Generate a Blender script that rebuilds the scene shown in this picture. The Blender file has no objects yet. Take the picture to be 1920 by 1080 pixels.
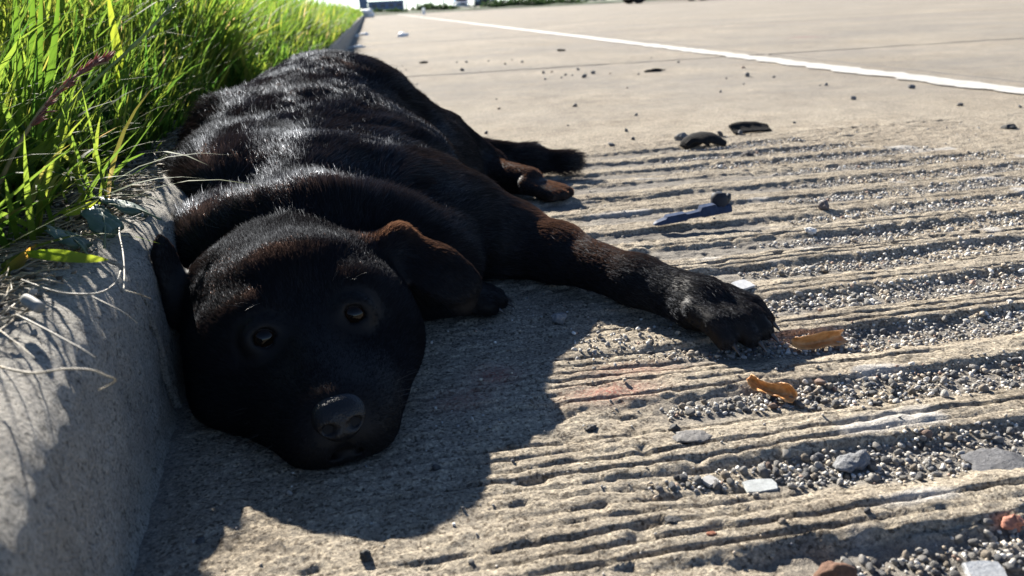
import bpy, bmesh, math, random
import numpy as np
from mathutils import Vector, Matrix

# ------------------------------------------------------------------ camera, world, sun, exposure
S = bpy.context.scene
C = S.collection
FPX, CAM_H = 1450.0, 0.34
_d = lambda u, v: np.array([(u - 960) / FPX, (v - 540) / FPX, 1.0])
_Y = _d(690, 20); _Y /= np.linalg.norm(_Y)
_Z = np.cross(_Y, _d(1690, -30)); _Z /= np.linalg.norm(_Z)
if _Z[1] > 0: _Z = -_Z
_X = np.cross(_Y, _Z)
CM = np.array([_X, _Y, _Z])                       # columns: camera right, down, forward in the world
cam_data = bpy.data.cameras.new('camera')
cam = bpy.data.objects.new('camera', cam_data); C.objects.link(cam)
m = Matrix.Identity(4)
for i in range(3):
    m[i][0] = CM[i, 0]; m[i][1] = -CM[i, 1]; m[i][2] = -CM[i, 2]
m[2][3] = CAM_H
cam.matrix_world = m
cam_data.lens = FPX / 1920 * 36; cam_data.sensor_width = 36
cam_data.clip_start = 0.02; cam_data.clip_end = 3000
cam_data.dof.use_dof = True; cam_data.dof.focus_distance = 0.80; cam_data.dof.aperture_fstop = 8.5
S.camera = cam

SUN_EL, SUN_AZ = math.radians(28), math.radians(18)   # azimuth: how far the shadows lean from -Y towards +X
SUN_DIR = Vector((-math.sin(SUN_AZ) * math.cos(SUN_EL), math.cos(SUN_AZ) * math.cos(SUN_EL), math.sin(SUN_EL)))
W = bpy.data.worlds.new('World'); S.world = W; W.use_nodes = True
nt = W.node_tree
bg = nt.nodes['Background']
sky = nt.nodes.new('ShaderNodeTexSky'); sky.sky_type = 'NISHITA'; sky.sun_disc = False
sky.sun_elevation = SUN_EL; sky.sun_rotation = math.atan2(SUN_DIR.x, SUN_DIR.y)
sky.air_density = 0.55; sky.dust_density = 0.05; sky.ozone_density = 2.0
nt.links.new(sky.outputs[0], bg.inputs[0]); bg.inputs[1].default_value = 0.06
sun_data = bpy.data.lights.new('sun', 'SUN'); sun_data.energy = 5.0; sun_data.angle = math.radians(0.53)
sun_data.color = (1.0, 0.94, 0.845)
sun = bpy.data.objects.new('sun', sun_data); C.objects.link(sun)
sun.rotation_euler = SUN_DIR.to_track_quat('Z', 'Y').to_euler(); sun.location = (-3, 12, 8)
S.view_settings.view_transform = 'Standard'; S.view_settings.look = 'None'
S.view_settings.exposure = 1.7; S.view_settings.gamma = 1.0; S.view_settings.use_curve_mapping = False
S.cycles.use_denoising = True
S.cycles.max_bounces = 8; S.cycles.transparent_max_bounces = 6
S.cycles.sample_clamp_indirect = 4.0

rng = np.random.default_rng(7)
random.seed(7)

# ------------------------------------------------------------------ helpers
def gnd(u, v, z=0.0):
    r = CM @ _d(u, v); t_ = (z - CAM_H) / r[2]; return r[0] * t_, r[1] * t_
def tag(o, label=None, cat=None, group=None, kind=None):
    if label: o['label'] = label
    if cat: o['category'] = cat
    if group: o['group'] = group
    if kind: o['kind'] = kind
    return o

def link(name, me, mat=None, parent=None):
    o = bpy.data.objects.new(name, me); C.objects.link(o)
    if mat is not None and me is not None and len(me.materials) == 0: me.materials.append(mat)
    if parent is not None: o.parent = parent
    return o

def mesh_np(name, verts, faces, smooth=True):
    """verts (N,3), faces (M,k) array of equal-size polygons, or a list of such arrays"""
    me = bpy.data.meshes.new(name)
    fl = faces if isinstance(faces, list) else [faces]
    fl = [np.asarray(f, dtype=np.int32) for f in fl if len(f)]
    me.vertices.add(len(verts)); me.vertices.foreach_set('co', np.asarray(verts, dtype=np.float32).ravel())
    loops = np.concatenate([f.ravel() for f in fl])
    sizes = np.concatenate([np.full(len(f), f.shape[1], dtype=np.int32) for f in fl])
    me.loops.add(len(loops)); me.loops.foreach_set('vertex_index', loops)
    me.polygons.add(len(sizes))
    me.polygons.foreach_set('loop_start', np.concatenate([[0], np.cumsum(sizes)[:-1]]).astype(np.int32))
    me.polygons.foreach_set('loop_total', sizes)
    me.update(calc_edges=True); me.validate()
    if smooth: me.polygons.foreach_set('use_smooth', np.ones(len(me.polygons), dtype=bool))
    return me

def bm_mesh(name, bm, smooth=True):
    me = bpy.data.meshes.new(name); bmesh.ops.recalc_face_normals(bm, faces=bm.faces[:])
    bm.to_mesh(me); bm.free()
    if smooth: me.polygons.foreach_set('use_smooth', np.ones(len(me.polygons), dtype=bool))
    return me

def point_color(me, cols, name='Col'):
    a = me.color_attributes.new(name, 'FLOAT_COLOR', 'POINT')
    c = np.ones((len(me.vertices), 4), dtype=np.float32); c[:, :3] = cols
    a.data.foreach_set('color', c.ravel())

def _hash(ix, iy, iz, seed):
    h = (ix.astype(np.int64) * 374761393 + iy.astype(np.int64) * 668265263 + iz.astype(np.int64) * 2147483647 + seed * 1274126177) & 0xffffffff
    h = ((h ^ (h >> 13)) * 1274126177) & 0xffffffff
    h = ((h ^ (h >> 15)) * 2246822519) & 0xffffffff
    return ((h ^ (h >> 16)) & 0xffffff) / float(0xffffff) * 2 - 1

def vnoise(x, y, z=0.0, seed=0):
    x = np.asarray(x, dtype=np.float64); y = np.asarray(y, dtype=np.float64) + 0 * x; z = np.asarray(z, dtype=np.float64) + 0 * x
    fx, fy, fz = np.floor(x), np.floor(y), np.floor(z)
    tx, ty, tz = x - fx, y - fy, z - fz
    tx = tx * tx * (3 - 2 * tx); ty = ty * ty * (3 - 2 * ty); tz = tz * tz * (3 - 2 * tz)
    fx = fx.astype(np.int64); fy = fy.astype(np.int64); fz = fz.astype(np.int64)
    def L(a, b, t): return a + (b - a) * t
    r = []
    flat = not np.any(tz)
    for dz in (0,) if flat else (0, 1):
        a = L(_hash(fx, fy, fz + dz, seed), _hash(fx + 1, fy, fz + dz, seed), tx)
        b = L(_hash(fx, fy + 1, fz + dz, seed), _hash(fx + 1, fy + 1, fz + dz, seed), tx)
        r.append(L(a, b, ty))
    return r[0] if flat else L(r[0], r[1], tz)

def sstep(a, b, x):
    t = np.clip((x - a) / (b - a), 0, 1); return t * t * (3 - 2 * t)

class Nodes:
    def __init__(s, name):
        s.m = bpy.data.materials.new(name); s.m.use_nodes = True
        s.t = s.m.node_tree; s.b = s.t.nodes['Principled BSDF']; s.out = s.t.nodes['Material Output']
    def n(s, typ, **kw):
        nd = s.t.nodes.new(typ)
        for k, v in kw.items():
            if k.startswith('i_'): nd.inputs[k[2:].replace('_', ' ')].default_value = v
            else: setattr(nd, k, v)
        return nd
    def l(s, a, b): s.t.links.new(a, b)
    def tex(s, scale, detail=4, rough=0.6, typ='ShaderNodeTexNoise', vec=None):
        nd = s.n(typ)
        nd.inputs['Scale'].default_value = scale
        if typ == 'ShaderNodeTexNoise':
            nd.inputs['Detail'].default_value = detail; nd.inputs['Roughness'].default_value = rough
        if vec is None: vec = s.coord()
        s.l(vec, nd.inputs['Vector'])
        return nd
    def coord(s):
        if not hasattr(s, '_c'): s._c = s.n('ShaderNodeTexCoord').outputs['Object']
        return s._c
    def ramp(s, fac, stops):
        r = s.n('ShaderNodeValToRGB'); e = r.color_ramp.elements
        while len(e) < len(stops): e.new(0.5)
        for el, (p, c) in zip(e, stops):
            el.position = p; el.color = (*c, 1) if len(c) == 3 else c
        s.l(fac, r.inputs[0]); return r.outputs[0]
    def mix(s, fac, a, b, blend='MIX'):
        mx = s.n('ShaderNodeMix', data_type='RGBA', blend_type=blend)
        if isinstance(fac, (int, float)): mx.inputs[0].default_value = fac
        else: s.l(fac, mx.inputs[0])
        for i, v in ((6, a), (7, b)):
            if isinstance(v, tuple): mx.inputs[i].default_value = (*v, 1)
            else: s.l(v, mx.inputs[i])
        return mx.outputs[2]
    def bump(s, h, strength, dist, normal=None):
        b = s.n('ShaderNodeBump'); b.inputs['Strength'].default_value = strength; b.inputs['Distance'].default_value = dist
        s.l(h, b.inputs['Height'])
        if normal is not None: s.l(normal, b.inputs['Normal'])
        return b.outputs[0]
    def set(s, **kw):
        for k, v in kw.items():
            k = k.replace('_', ' ')
            if isinstance(v, tuple) and len(v) == 3: v = (*v, 1)
            if hasattr(v, 'links'): s.l(v, s.b.inputs[k])
            else: s.b.inputs[k].default_value = v
        return s

def plain(name, col, rough=0.7, var=0.25, scale=60, bump=0.0, bdist=0.002, spec=0.4, metal=0.0):
    N = Nodes(name)
    t = N.tex(scale, 5)
    a = tuple(c * (1 - var) for c in col); b = tuple(min(1, c * (1 + var)) for c in col)
    N.set(Base_Color=N.ramp(t.outputs[0], [(0.3, a), (0.7, b)]), Roughness=rough, Metallic=metal)
    N.b.inputs['Specular IOR Level'].default_value = spec
    if bump: N.set(Normal=N.bump(N.tex(scale * 3, 6).outputs[0], bump, bdist))
    return N.m

# ------------------------------------------------------------------ ground height
GY0, GDY, GN = 0.357 - 0.1055, 0.1055, 15             # milled grooves: first centre, spacing, count
g_left = 0.17 + 0.10 * np.linspace(0, 1, GN) + np.array([random.uniform(-.03, .03) for _ in range(GN)])
g_right = np.interp(np.arange(GN), [0, 9, 11, 14], [1.6, 1.55, 1.32, 1.05])
def x_foot(y): return -0.232 + 0.044 * np.exp(-np.clip(np.asarray(y, dtype=float) - 0.4, -0.3, None) / 0.30)

def groove_mask(x, y):
    yy = y + 0.007 * vnoise(x * 5, y * 3, seed=3) + 0.0036 * vnoise(x * 24, y * 14, seed=4) + 0.0022 * vnoise(x * 75, y * 40, seed=44) + 0.0012 * vnoise(x * 190, y * 90, seed=46)
    k = np.clip(np.round((yy - GY0) / GDY), 0, GN - 1).astype(int)
    s = (yy - GY0) / GDY - k
    xl = g_left[k] + 0.03 * vnoise(x * 0 + k * 3.3, y * 9, seed=5); xr = g_right[k]
    ends = sstep(xl - 0.08, xl + 0.14, x) * (1 - sstep(xr - 0.22, xr + 0.05, x))
    prof = sstep(-0.44, -0.12, s) * (1 - sstep(0.15, 0.31, s))     # far wall steep, near slope shallow
    prof = np.where(np.abs(s) > 0.5, 0, prof)
    return prof * ends, ends, s, k

def ground_h(x, y):
    g, ends, s, k = groove_mask(x, y)
    h = -0.0088 * g * (1 - 0.25 * sstep(.9, 1.5, y)) * (0.9 + 0.3 * vnoise(x * 4, k * 7.1, seed=6))
    near = (y < 1.95) * (x > -0.21) * (x < 1.7)
    # tined finish: narrow cross-road slits, broken up along their length
    yt = y + 0.0035 * vnoise(x * 6, y * 12, seed=7) + 0.0012 * vnoise(x * 35, y * 60, seed=8)
    ph = yt / 0.0151
    fr = np.abs(ph - np.round(ph)) * 2
    amp = np.clip(0.55 + 1.0 * vnoise(x * 5.0, np.round(ph) * 1.7, seed=9), 0, 1)
    zone = sstep(-0.16, 0.12, x + 0.04 * vnoise(y * 20, 0 * y, seed=10)) * (1 - 0.75 * sstep(1.0, 1.5, y)) * (1 - sstep(1.3, 1.6, x))
    tine = (1 - sstep(0.08, 0.36, fr)) * amp * zone
    h = h - 0.0042 * tine * (1 - 0.8 * sstep(0.5, 1, g)) * near
    # worn ledges on the far wall and pitted ridges
    h = h + near * (0.0012 * vnoise(x * 40, y * 70, seed=11) + 0.0011 * vnoise(x * 140, y * 210, seed=12))
    h = h + 0.0016 * vnoise(x * 9, y * 9, seed=13) * (y < 6)
    pit = sstep(0.45, 0.75, vnoise(x * 55, y * 75, seed=14)) * sstep(-.1, .3, vnoise(x * 6, y * 6, seed=15))
    h = h - 0.0034 * pit * near
    # cross joints in the slabs
    for yj in (4.28, 8.6, 13.0, 17.5, 22): h = h - 0.012 * (np.abs(y - yj) < 0.016)
    h = h - 0.010 * (np.abs(x - 2.22) < 0.010)
    return h

# ------------------------------------------------------------------ materials of the setting
def concrete_mat(name, warm=1.0, line=False):
    N = Nodes(name)
    c = N.coord()
    big = N.tex(2.2, 5, 0.65).outputs[0]; mid = N.tex(26, 6, 0.7).outputs[0]; fine = N.tex(360, 4, 0.75).outputs[0]; sp = N.tex(1000, 2, 0.6).outputs[0]
    col = N.ramp(mid, [(0.25, (0.28, 0.240, 0.186)), (0.55, (0.42, 0.368, 0.292)), (0.85, (0.50, 0.453, 0.372))])
    col = N.mix(N.ramp(big, [(0.38, (0, 0, 0)), (0.68, (1, 1, 1))]), col, (0.37, 0.328, 0.264))
    grains = N.ramp(fine, [(0.33, (0.28, 0.27, 0.26)), (0.5, (1, 1, 1)), (0.68, (1.5, 1.48, 1.45))])
    col = N.mix(0.85, col, grains, 'MULTIPLY')
    vg = N.tex(430, typ='ShaderNodeTexVoronoi').outputs['Color']; sv = N.n('ShaderNodeSeparateColor'); N.l(vg, sv.inputs[0])
    col = N.mix(0.9, col, N.ramp(sv.outputs[0], [(0.10, (0.42, 0.40, 0.39)), (0.18, (0.92, 0.92, 0.92)), (0.80, (1.0, 1.0, 1.0)), (0.88, (1.4, 1.38, 1.33))]), 'MULTIPLY')
    st = N.tex(1.1, 9, 0.72).outputs[0]; st2 = N.tex(9, 8, 0.75).outputs[0]
    col = N.mix(0.8, col, N.ramp(st, [(0.36, (0.70, 0.69, 0.68)), (0.60, (1.04, 1.04, 1.04))]), 'MULTIPLY')
    col = N.mix(0.7, col, N.ramp(st2, [(0.34, (0.66, 0.65, 0.65)), (0.52, (1, 1, 1)), (0.70, (1.12, 1.11, 1.08))]), 'MULTIPLY')
    vs_ = N.tex(17, typ='ShaderNodeTexVoronoi').outputs['Distance']
    col = N.mix(0.75, col, N.ramp(vs_, [(0.05, (0.35, 0.34, 0.34)), (0.10, (1, 1, 1))]), 'MULTIPLY')
    # dirt and grey grit lying in the grooves; red stains on the slab
    at = N.n('ShaderNodeAttribute', attribute_name='dirt')
    sep = N.n('ShaderNodeSeparateColor'); N.l(at.outputs['Color'], sep.inputs[0])
    col = N.mix(sep.outputs[0], col, N.ramp(sp, [(0.3, (0.12, 0.115, 0.11)), (0.6, (0.24, 0.225, 0.205)), (0.8, (0.36, 0.34, 0.32))]))
    rs = N.n('ShaderNodeMath', operation='MULTIPLY'); N.l(sep.outputs[1], rs.inputs[0]); N.l(N.ramp(N.tex(300, 4, 0.8).outputs[0], [(0.35, (0, 0, 0)), (0.65, (1, 1, 1))]), rs.inputs[1])
    col = N.mix(rs.outputs[0], col, (0.36, 0.13, 0.10))
    col = N.mix(sep.outputs[2], col, N.mix(0.5, (0.55, 0.53, 0.5), grains, 'MULTIPLY'))
    b1 = N.bump(fine, 1.0, 0.0024); b2 = N.bump(sp, 0.8, 0.0012, b1); b3 = N.bump(mid, 0.6, 0.006, b2)
    N.set(Base_Color=col, Roughness=1.0, Normal=b3)
    N.b.inputs['Specular IOR Level'].default_value = 0.08
    return N.m
M_conc = concrete_mat('worn_concrete')

def kerb_mat():
    N = Nodes('kerb_concrete')
    mid = N.tex(20, 6, 0.7).outputs[0]; fine = N.tex(420, 3, 0.75).outputs[0]; sp = N.tex(1100, 2).outputs[0]
    col = N.ramp(mid, [(0.25, (0.22, 0.205, 0.18)), (0.6, (0.33, 0.31, 0.275)), (0.85, (0.40, 0.38, 0.34))])
    col = N.mix(0.9, col, N.ramp(fine, [(0.32, (0.30, 0.29, 0.28)), (0.5, (1, 1, 1)), (0.7, (1.4, 1.38, 1.35))]), 'MULTIPLY')
    pit = N.ramp(N.tex(170, 3, .6).outputs[0], [(.30, (0, 0, 0)), (.42, (1, 1, 1))]); col = N.mix(.55, col, pit, 'MULTIPLY')
    b = N.bump(pit, 0.7, 0.002, N.bump(sp, 0.6, 0.0012, N.bump(fine, 1.0, 0.0032)))
    N.set(Base_Color=col, Roughness=0.9, Normal=N.bump(mid, 0.5, 0.006, b)); N.b.inputs['Specular IOR Level'].default_value = 0.3
    return N.m
M_kerb = kerb_mat()

def soil_mat():
    N = Nodes('soil')
    a = N.tex(45, 7, 0.75).outputs[0]; f = N.tex(380, 4, 0.7).outputs[0]
    col = N.ramp(a, [(0.3, (0.035, 0.028, 0.02)), (0.55, (0.11, 0.09, 0.065)), (0.75, (0.25, 0.215, 0.165))])
    col = N.mix(0.8, col, N.ramp(f, [(0.3, (0.35, 0.35, 0.35)), (0.7, (1.5, 1.5, 1.45))]), 'MULTIPLY')
    N.set(Base_Color=col, Roughness=0.95, Normal=N.bump(f, 1.0, 0.004, N.bump(a, 1.0, 0.012)))
    return N.m
M_soil = soil_mat()

# ------------------------------------------------------------------ road / shoulder sheet
def axis(segs):
    out = []
    for a, b, n, e in segs:
        t = np.linspace(0, 1, n, endpoint=False) ** e; out.append(a + (b - a) * t)
    return np.unique(np.round(np.concatenate(out + [[segs[-1][1]]]), 5))
xs = axis([(-0.42, -0.21, 14, 1), (-0.21, 0.0, 60, 1), (0.0, 1.3, 330, 1), (1.3, 1.9, 70, 1), (1.9, 4, 60, 1), (4, 400, 50, 3)])
xs = np.unique(np.concatenate([xs, [2.2, 2.209, 2.212, 2.22, 2.228, 2.231, 2.24]]))
ysr = axis([(-3.0, 0.25, 14, 1), (0.25, 1.0, 350, 1), (1.0, 1.85, 300, 1), (1.85, 4, 120, 1), (4, 30, 90, 1.6), (30, 900, 40, 3)])
jl = np.concatenate([[yj - .03, yj - .017, yj - .015, yj, yj + .015, yj + .017, yj + .03] for yj in (4.28, 8.6, 13.0, 17.5, 22)])
ysr = np.unique(np.concatenate([ysr, jl]))
X, Y = np.meshgrid(xs, ysr)
Hh = ground_h(X, Y)
gm, ends, gs, gk = groove_mask(X, Y)
V = np.stack([X.ravel(), Y.ravel(), Hh.ravel()], 1)
nx, ny = len(xs), len(ysr)
idx = np.arange(nx * ny).reshape(ny, nx)
F = np.stack([idx[:-1, :-1], idx[:-1, 1:], idx[1:, 1:], idx[1:, :-1]], -1).reshape(-1, 4)
me = mesh_np('road', V, F)
dirt = 0.75 * sstep(0.55, 1.0, gm) * sstep(-0.2, 0.4, vnoise(X * 8, Y * 20, seed=20) + 0.35)
dirt = np.maximum(dirt, 0.55 * np.exp(-((X - x_foot(Y)) / 0.02) ** 2))
dirt = np.maximum(dirt, sstep(1.5, 3.0, Y) * np.clip(0.46 + 0.22 * vnoise(X * 1.5, Y * 2.5, seed=21) + 0.16 * vnoise(X * 6, Y * 14, seed=22) + 0.1 * vnoise(X * 30, Y * 40, seed=24), 0, 1))
jm = np.min([np.abs(Y - yj) for yj in (4.28, 8.6, 13.0, 17.5, 22)], 0)
dirt = np.maximum(dirt, (jm < 0.018) * 1.0); dirt = np.maximum(dirt, (np.abs(X - 2.22) < .012) * 0.9)
red = 0.9 * np.exp(-(((X - 0.185) / 0.040) ** 2 + ((Y - 0.613) / 0.016) ** 2)) + 0.55 * np.exp(-(((X - 0.22) / 0.05) ** 2 + ((Y - 0.655) / 0.015) ** 2)) \
    + 0.9 * np.exp(-(((X - 0.085) / 0.022) ** 2 + ((Y - 0.675) / 0.02) ** 2)) + 0.6 * np.exp(-(((X - 0.05) / 0.03) ** 2 + ((Y - 0.635) / 0.02) ** 2)) \
    + 0.5 * np.exp(-(((X - 3.2) / 0.12) ** 2 + ((Y - 5.6) / 0.10) ** 2))
pale = 0.7 * sstep(0.62, 0.85, vnoise(X * 14, Y * 22, seed=23)) * (Y < 1.6) * (X > 0.25) * (1 - gm)
point_color(me, np.stack([np.clip(dirt, 0, 1).ravel(), np.clip(red, 0, 1).ravel(), np.clip(pale, 0, 1).ravel()], 1), 'dirt')
tag(link('road', me, M_conc), 'tan concrete shoulder and road with a milled rumble strip', kind='structure')

# painted edge line, 4 mm over the slab, worn edges
ly = np.concatenate([np.arange(1.2, 6, 0.03), np.arange(6, 60, 0.4), [60, 90, 140]])
lw = np.linspace(0, 1, 7)
LX, LY = np.meshgrid(lw, ly)
wob = 0.018 * vnoise(LY * 14, LX * 0 + np.round(LX) * 9, seed=31) + 0.006 * vnoise(LY * 60, np.round(LX) * 5.0, seed=32)
PX = 1.955 + 0.135 * LX + wob * (np.abs(LX - 0.5) > 0.49)
LZ = 0.0045 + 0.0016 * vnoise(PX * 9, LY * 9, seed=13) * (LY < 6)
i2 = np.arange(LX.size).reshape(LX.shape)
N = Nodes('line_paint')
t1 = N.tex(60, 6, 0.75).outputs[0]
N.set(Base_Color=N.mix(N.ramp(t1, [(0.40, (1, 1, 1)), (0.52, (0, 0, 0))]), N.ramp(N.tex(14, 8, .75).outputs[0], [(.35, (.36, .35, .32)), (.6, (.54, .53, .495))]), (0.36, 0.33, 0.28)), Roughness=0.7, Normal=N.bump(N.tex(300, 3).outputs[0], 0.6, 0.002))
tag(link('painted_line', mesh_np('painted_line', np.stack([PX.ravel(), LY.ravel(), LZ.ravel()], 1),
    np.stack([i2[:-1, :-1], i2[:-1, 1:], i2[1:, 1:], i2[1:, :-1]], -1).reshape(-1, 4)), N.m), 'worn white edge line along the road', kind='structure')

# ------------------------------------------------------------------ kerb
prof = np.array([(0.012, -0.02), (0.004, -0.004), (0, 0.008), (-0.001, 0.03), (-0.002, 0.055), (-0.003, 0.085), (-0.004, 0.108), (-0.006, 0.124), (-0.011, 0.136), (-0.019, 0.145),
                 (-0.030, 0.151), (-0.045, 0.155), (-0.065, 0.157), (-0.10, 0.158), (-0.13, 0.159), (-0.16, 0.159), (-0.17, 0.13), (-0.17, 0.02)])
tt = np.linspace(0, len(prof) - 1, 90)
pu = np.interp(tt, np.arange(len(prof)), prof[:, 0]); pz = np.interp(tt, np.arange(len(prof)), prof[:, 1])
ky = np.unique(np.round(np.concatenate([np.arange(-1.5, 0.15, 0.06), np.arange(0.15, 1.3, 0.005), np.arange(0.665, 0.70, 0.0012), np.arange(1.3, 3, 0.03), np.arange(3, 40, 0.5), [60, 120, 200]]), 4))
U, KY = np.meshgrid(pu, ky); ZZ = np.meshgrid(pz, ky)[0]
KX = x_foot(KY) + U
dx = np.gradient(pu); dz = np.gradient(pz); ln = np.hypot(dx, dz) + 1e-9
nxp, nzp = dz / ln, -dx / ln
nf = (KY < 3)
disp = nf * (0.0016 * vnoise(KY * 30, ZZ * 30 + U * 25, seed=40) + 0.0011 * vnoise(KY * 90, ZZ * 90 + U * 80, seed=41) + 0.003 * vnoise(KY * 6, ZZ * 8, seed=42))
jc = 0.683 + 0.0035 * vnoise(ZZ * 45 + U * 30, 0 * ZZ, seed=43) + 0.05 * (U + 0.01) * (ZZ > .1)
disp = disp - 0.016 * np.exp(-((KY - jc) / 0.0030) ** 2) - 0.004 * np.exp(-((KY - jc) / 0.009) ** 2) * (vnoise(ZZ * 60, KY * 40, seed=45) > 0)
for yj in (2.2, 3.7, 5.2): disp = disp - 0.01 * (np.abs(KY - yj) < .02)
KX = KX + disp * nxp; KZ = ZZ + disp * nzp
i2 = np.arange(KX.size).reshape(KX.shape)
tag(link('kerb', mesh_np('kerb', np.stack([KX.ravel(), KY.ravel(), KZ.ravel()], 1), np.stack([i2[:-1, :-1], i2[:-1, 1:], i2[1:, 1:], i2[1:, :-1]], -1).reshape(-1, 4)[:, ::-1]), M_kerb),
    'rounded grey concrete kerb with a cracked joint', kind='structure')

# ------------------------------------------------------------------ soil bank behind the kerb
def soil_edge(y): return x_foot(y) - 0.082 + 0.024 * vnoise(y * 7, 0 * y, seed=50) + 0.008 * vnoise(y * 30, 0 * y, seed=51)
def soil_h(x, y):
    e = soil_edge(y); d = e - x
    h = 0.149 + 0.016 * sstep(-0.03, 0.05, d) + 0.055 * np.clip(d - 0.05, 0, 6) * np.exp(-np.clip(d, 0, 50) / 9)
    near = np.exp(-np.clip(np.abs(y - 0.8) - 1.5, 0, 50))
    h = h + near * (0.006 * vnoise(x * 22, y * 22, seed=52) + 0.004 * vnoise(x * 60, y * 60, seed=53) + 0.002 * vnoise(x * 160, y * 160, seed=54)) * sstep(-0.04, 0.03, d)
    return h
sd = np.concatenate([np.arange(-0.04, 0.25, 0.005), np.arange(0.25, 2, 0.05), np.geomspace(2, 300, 30)])
sy = np.unique(np.concatenate([np.arange(-2, 0.2, 0.1), np.arange(0.2, 1.9, 0.006), np.arange(1.9, 5, 0.05), np.geomspace(5, 900, 50)]))
D, SY = np.meshgrid(sd, sy); SX = soil_edge(SY) - D
SZ = soil_h(SX, SY)
i2 = np.arange(SX.size).reshape(SX.shape)
tag(link('soil', mesh_np('soil', np.stack([SX.ravel(), SY.ravel(), SZ.ravel()], 1), np.stack([i2[:-1, :-1], i2[:-1, 1:], i2[1:, 1:], i2[1:, :-1]], -1).reshape(-1, 4)[:, ::-1]), M_soil),
    'dark soil bank behind the kerb', kind='structure')

# ------------------------------------------------------------------ the dog
HB = np.array([-0.078, 0.66, 0.0])
_yaw = math.atan2(0.20, 0.98); _roll = math.radians(5)
HF = np.array([math.sin(_yaw), -math.cos(_yaw), 0.0]); HL = np.array([math.cos(_yaw), math.sin(_yaw), 0.0]); HU = np.array([0, 0, 1.0])
HL2 = HL * math.cos(_roll) + HU * math.sin(_roll); HU2 = HU * math.cos(_roll) - HL * math.sin(_roll)
def H(u, f, z):                                            # head space: lateral, forward, up
    p = HL2 * u + HU2 * (z - 0.05) + HF * f + HB + np.array([0, 0, 0.05]); return p
HR = np.stack([HL2, HF, HU2], 1)                           # columns
def frame(a, hint):
    """columns: long axis a, second axis, normal closest to hint"""
    a = np.array(a, float); a /= np.linalg.norm(a); h = np.array(hint, float)
    n = h - a * (a @ h); n /= np.linalg.norm(n); return np.stack([a, np.cross(n, a), n], 1)

PR = []     # primitives: kind, geometry, blend, fur flow, fur length, lift, melanin
NOSE = H(0, 0.115, 0.05)
def ell(c, r, R=np.eye(3), k=0.03, flow=None, L=0.026, lift=0.35, mel=0.985): PR.append(('e', np.array(c, float), np.array(r, float), R, k, flow, L, lift, mel))
def cap(a, ra, b, rb, k=0.025, flow=None, L=0.012, lift=0.30, mel=0.985):
    a = np.array(a, float); b = np.array(b, float)
    if flow is None: flow = (b - a) / np.linalg.norm(b - a)
    PR.append(('c', a, b, (ra, rb), k, flow, L, lift, mel, None))
HEAD = 'head'
# trunk
BODY = 'body'
ell((-0.080, 1.49, 0.135), (0.160, 0.165, 0.135), flow=BODY, mel=.992, L=0.026, k=.05)
ell((-0.130, 1.36, 0.135), (0.150, 0.19, 0.108), flow=BODY, mel=.992, L=0.028, k=.05)
ell((-0.172, 1.14, 0.112), (0.136, 0.19, 0.092), flow=BODY, mel=.992, L=0.030, k=.05)
ell((-0.050, 1.25, 0.088), (0.165, 0.24, 0.112), flow=BODY, mel=.992, L=0.026, k=.05)
ell((-0.085, 1.05, 0.080), (0.185, 0.13, 0.098), flow=BODY, mel=.992, L=0.030, k=.04)
ell((0.060, 1.02, 0.065), (0.085, 0.12, 0.072), flow=BODY, mel=.992, L=0.022, k=.05)
ell((-0.205, 1.28, 0.160), (0.075, 0.10, 0.046), flow=BODY, mel=.992, L=0.034, k=.04)
# neck and scruff folds
cap((-0.100, 0.79, 0.070), 0.072, (-0.085, 1.00, 0.085), 0.105, flow=BODY, mel=.992, L=0.024, k=.04)
ell((-0.085, 0.862, 0.094), (0.120, 0.052, 0.066), flow=BODY, mel=.992, L=0.030, k=.025, lift=.55)
ell((-0.185, 0.905, 0.085), (0.070, 0.075, 0.060), flow=BODY, mel=.992, L=0.028, k=.03, lift=.5)
ell((0.020, 0.89, 0.060), (0.085, 0.09, 0.062), flow=BODY, mel=.992, L=0.020, k=.04)
# hind quarter, hind paw, tail
ell((0.075, 1.45, 0.085), (0.100, 0.16, 0.078), frame((0.75, 0.45, -0.42), (0.4, -0.2, 0.9)), flow=BODY, mel=.992, L=0.018, k=.05)
cap((0.115, 1.52, 0.075), 0.070, (0.195, 1.50, 0.040), 0.042, k=.04, L=0.014)
cap((0.170, 1.50, 0.032), 0.036, (0.262, 1.395, 0.028), 0.027, L=0.009, mel=0.925)
for q, (tx, ty) in enumerate([(0.322, 1.368), (0.324, 1.346), (0.310, 1.330), (0.292, 1.326)]):
    cap((0.262 - 0.004 * q, 1.392 - 0.006 * q, 0.025), 0.0155, (tx, ty, 0.0125), 0.0115, k=.007, L=0.007, mel=0.925)
cap((0.14, 1.60, 0.05), 0.040, (0.29, 1.575, 0.032), 0.026, L=0.022, k=.03, lift=.45)
cap((0.29, 1.575, 0.032), 0.026, (0.375, 1.545, 0.026), 0.017, L=0.028, k=.02, lift=.5)
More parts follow.
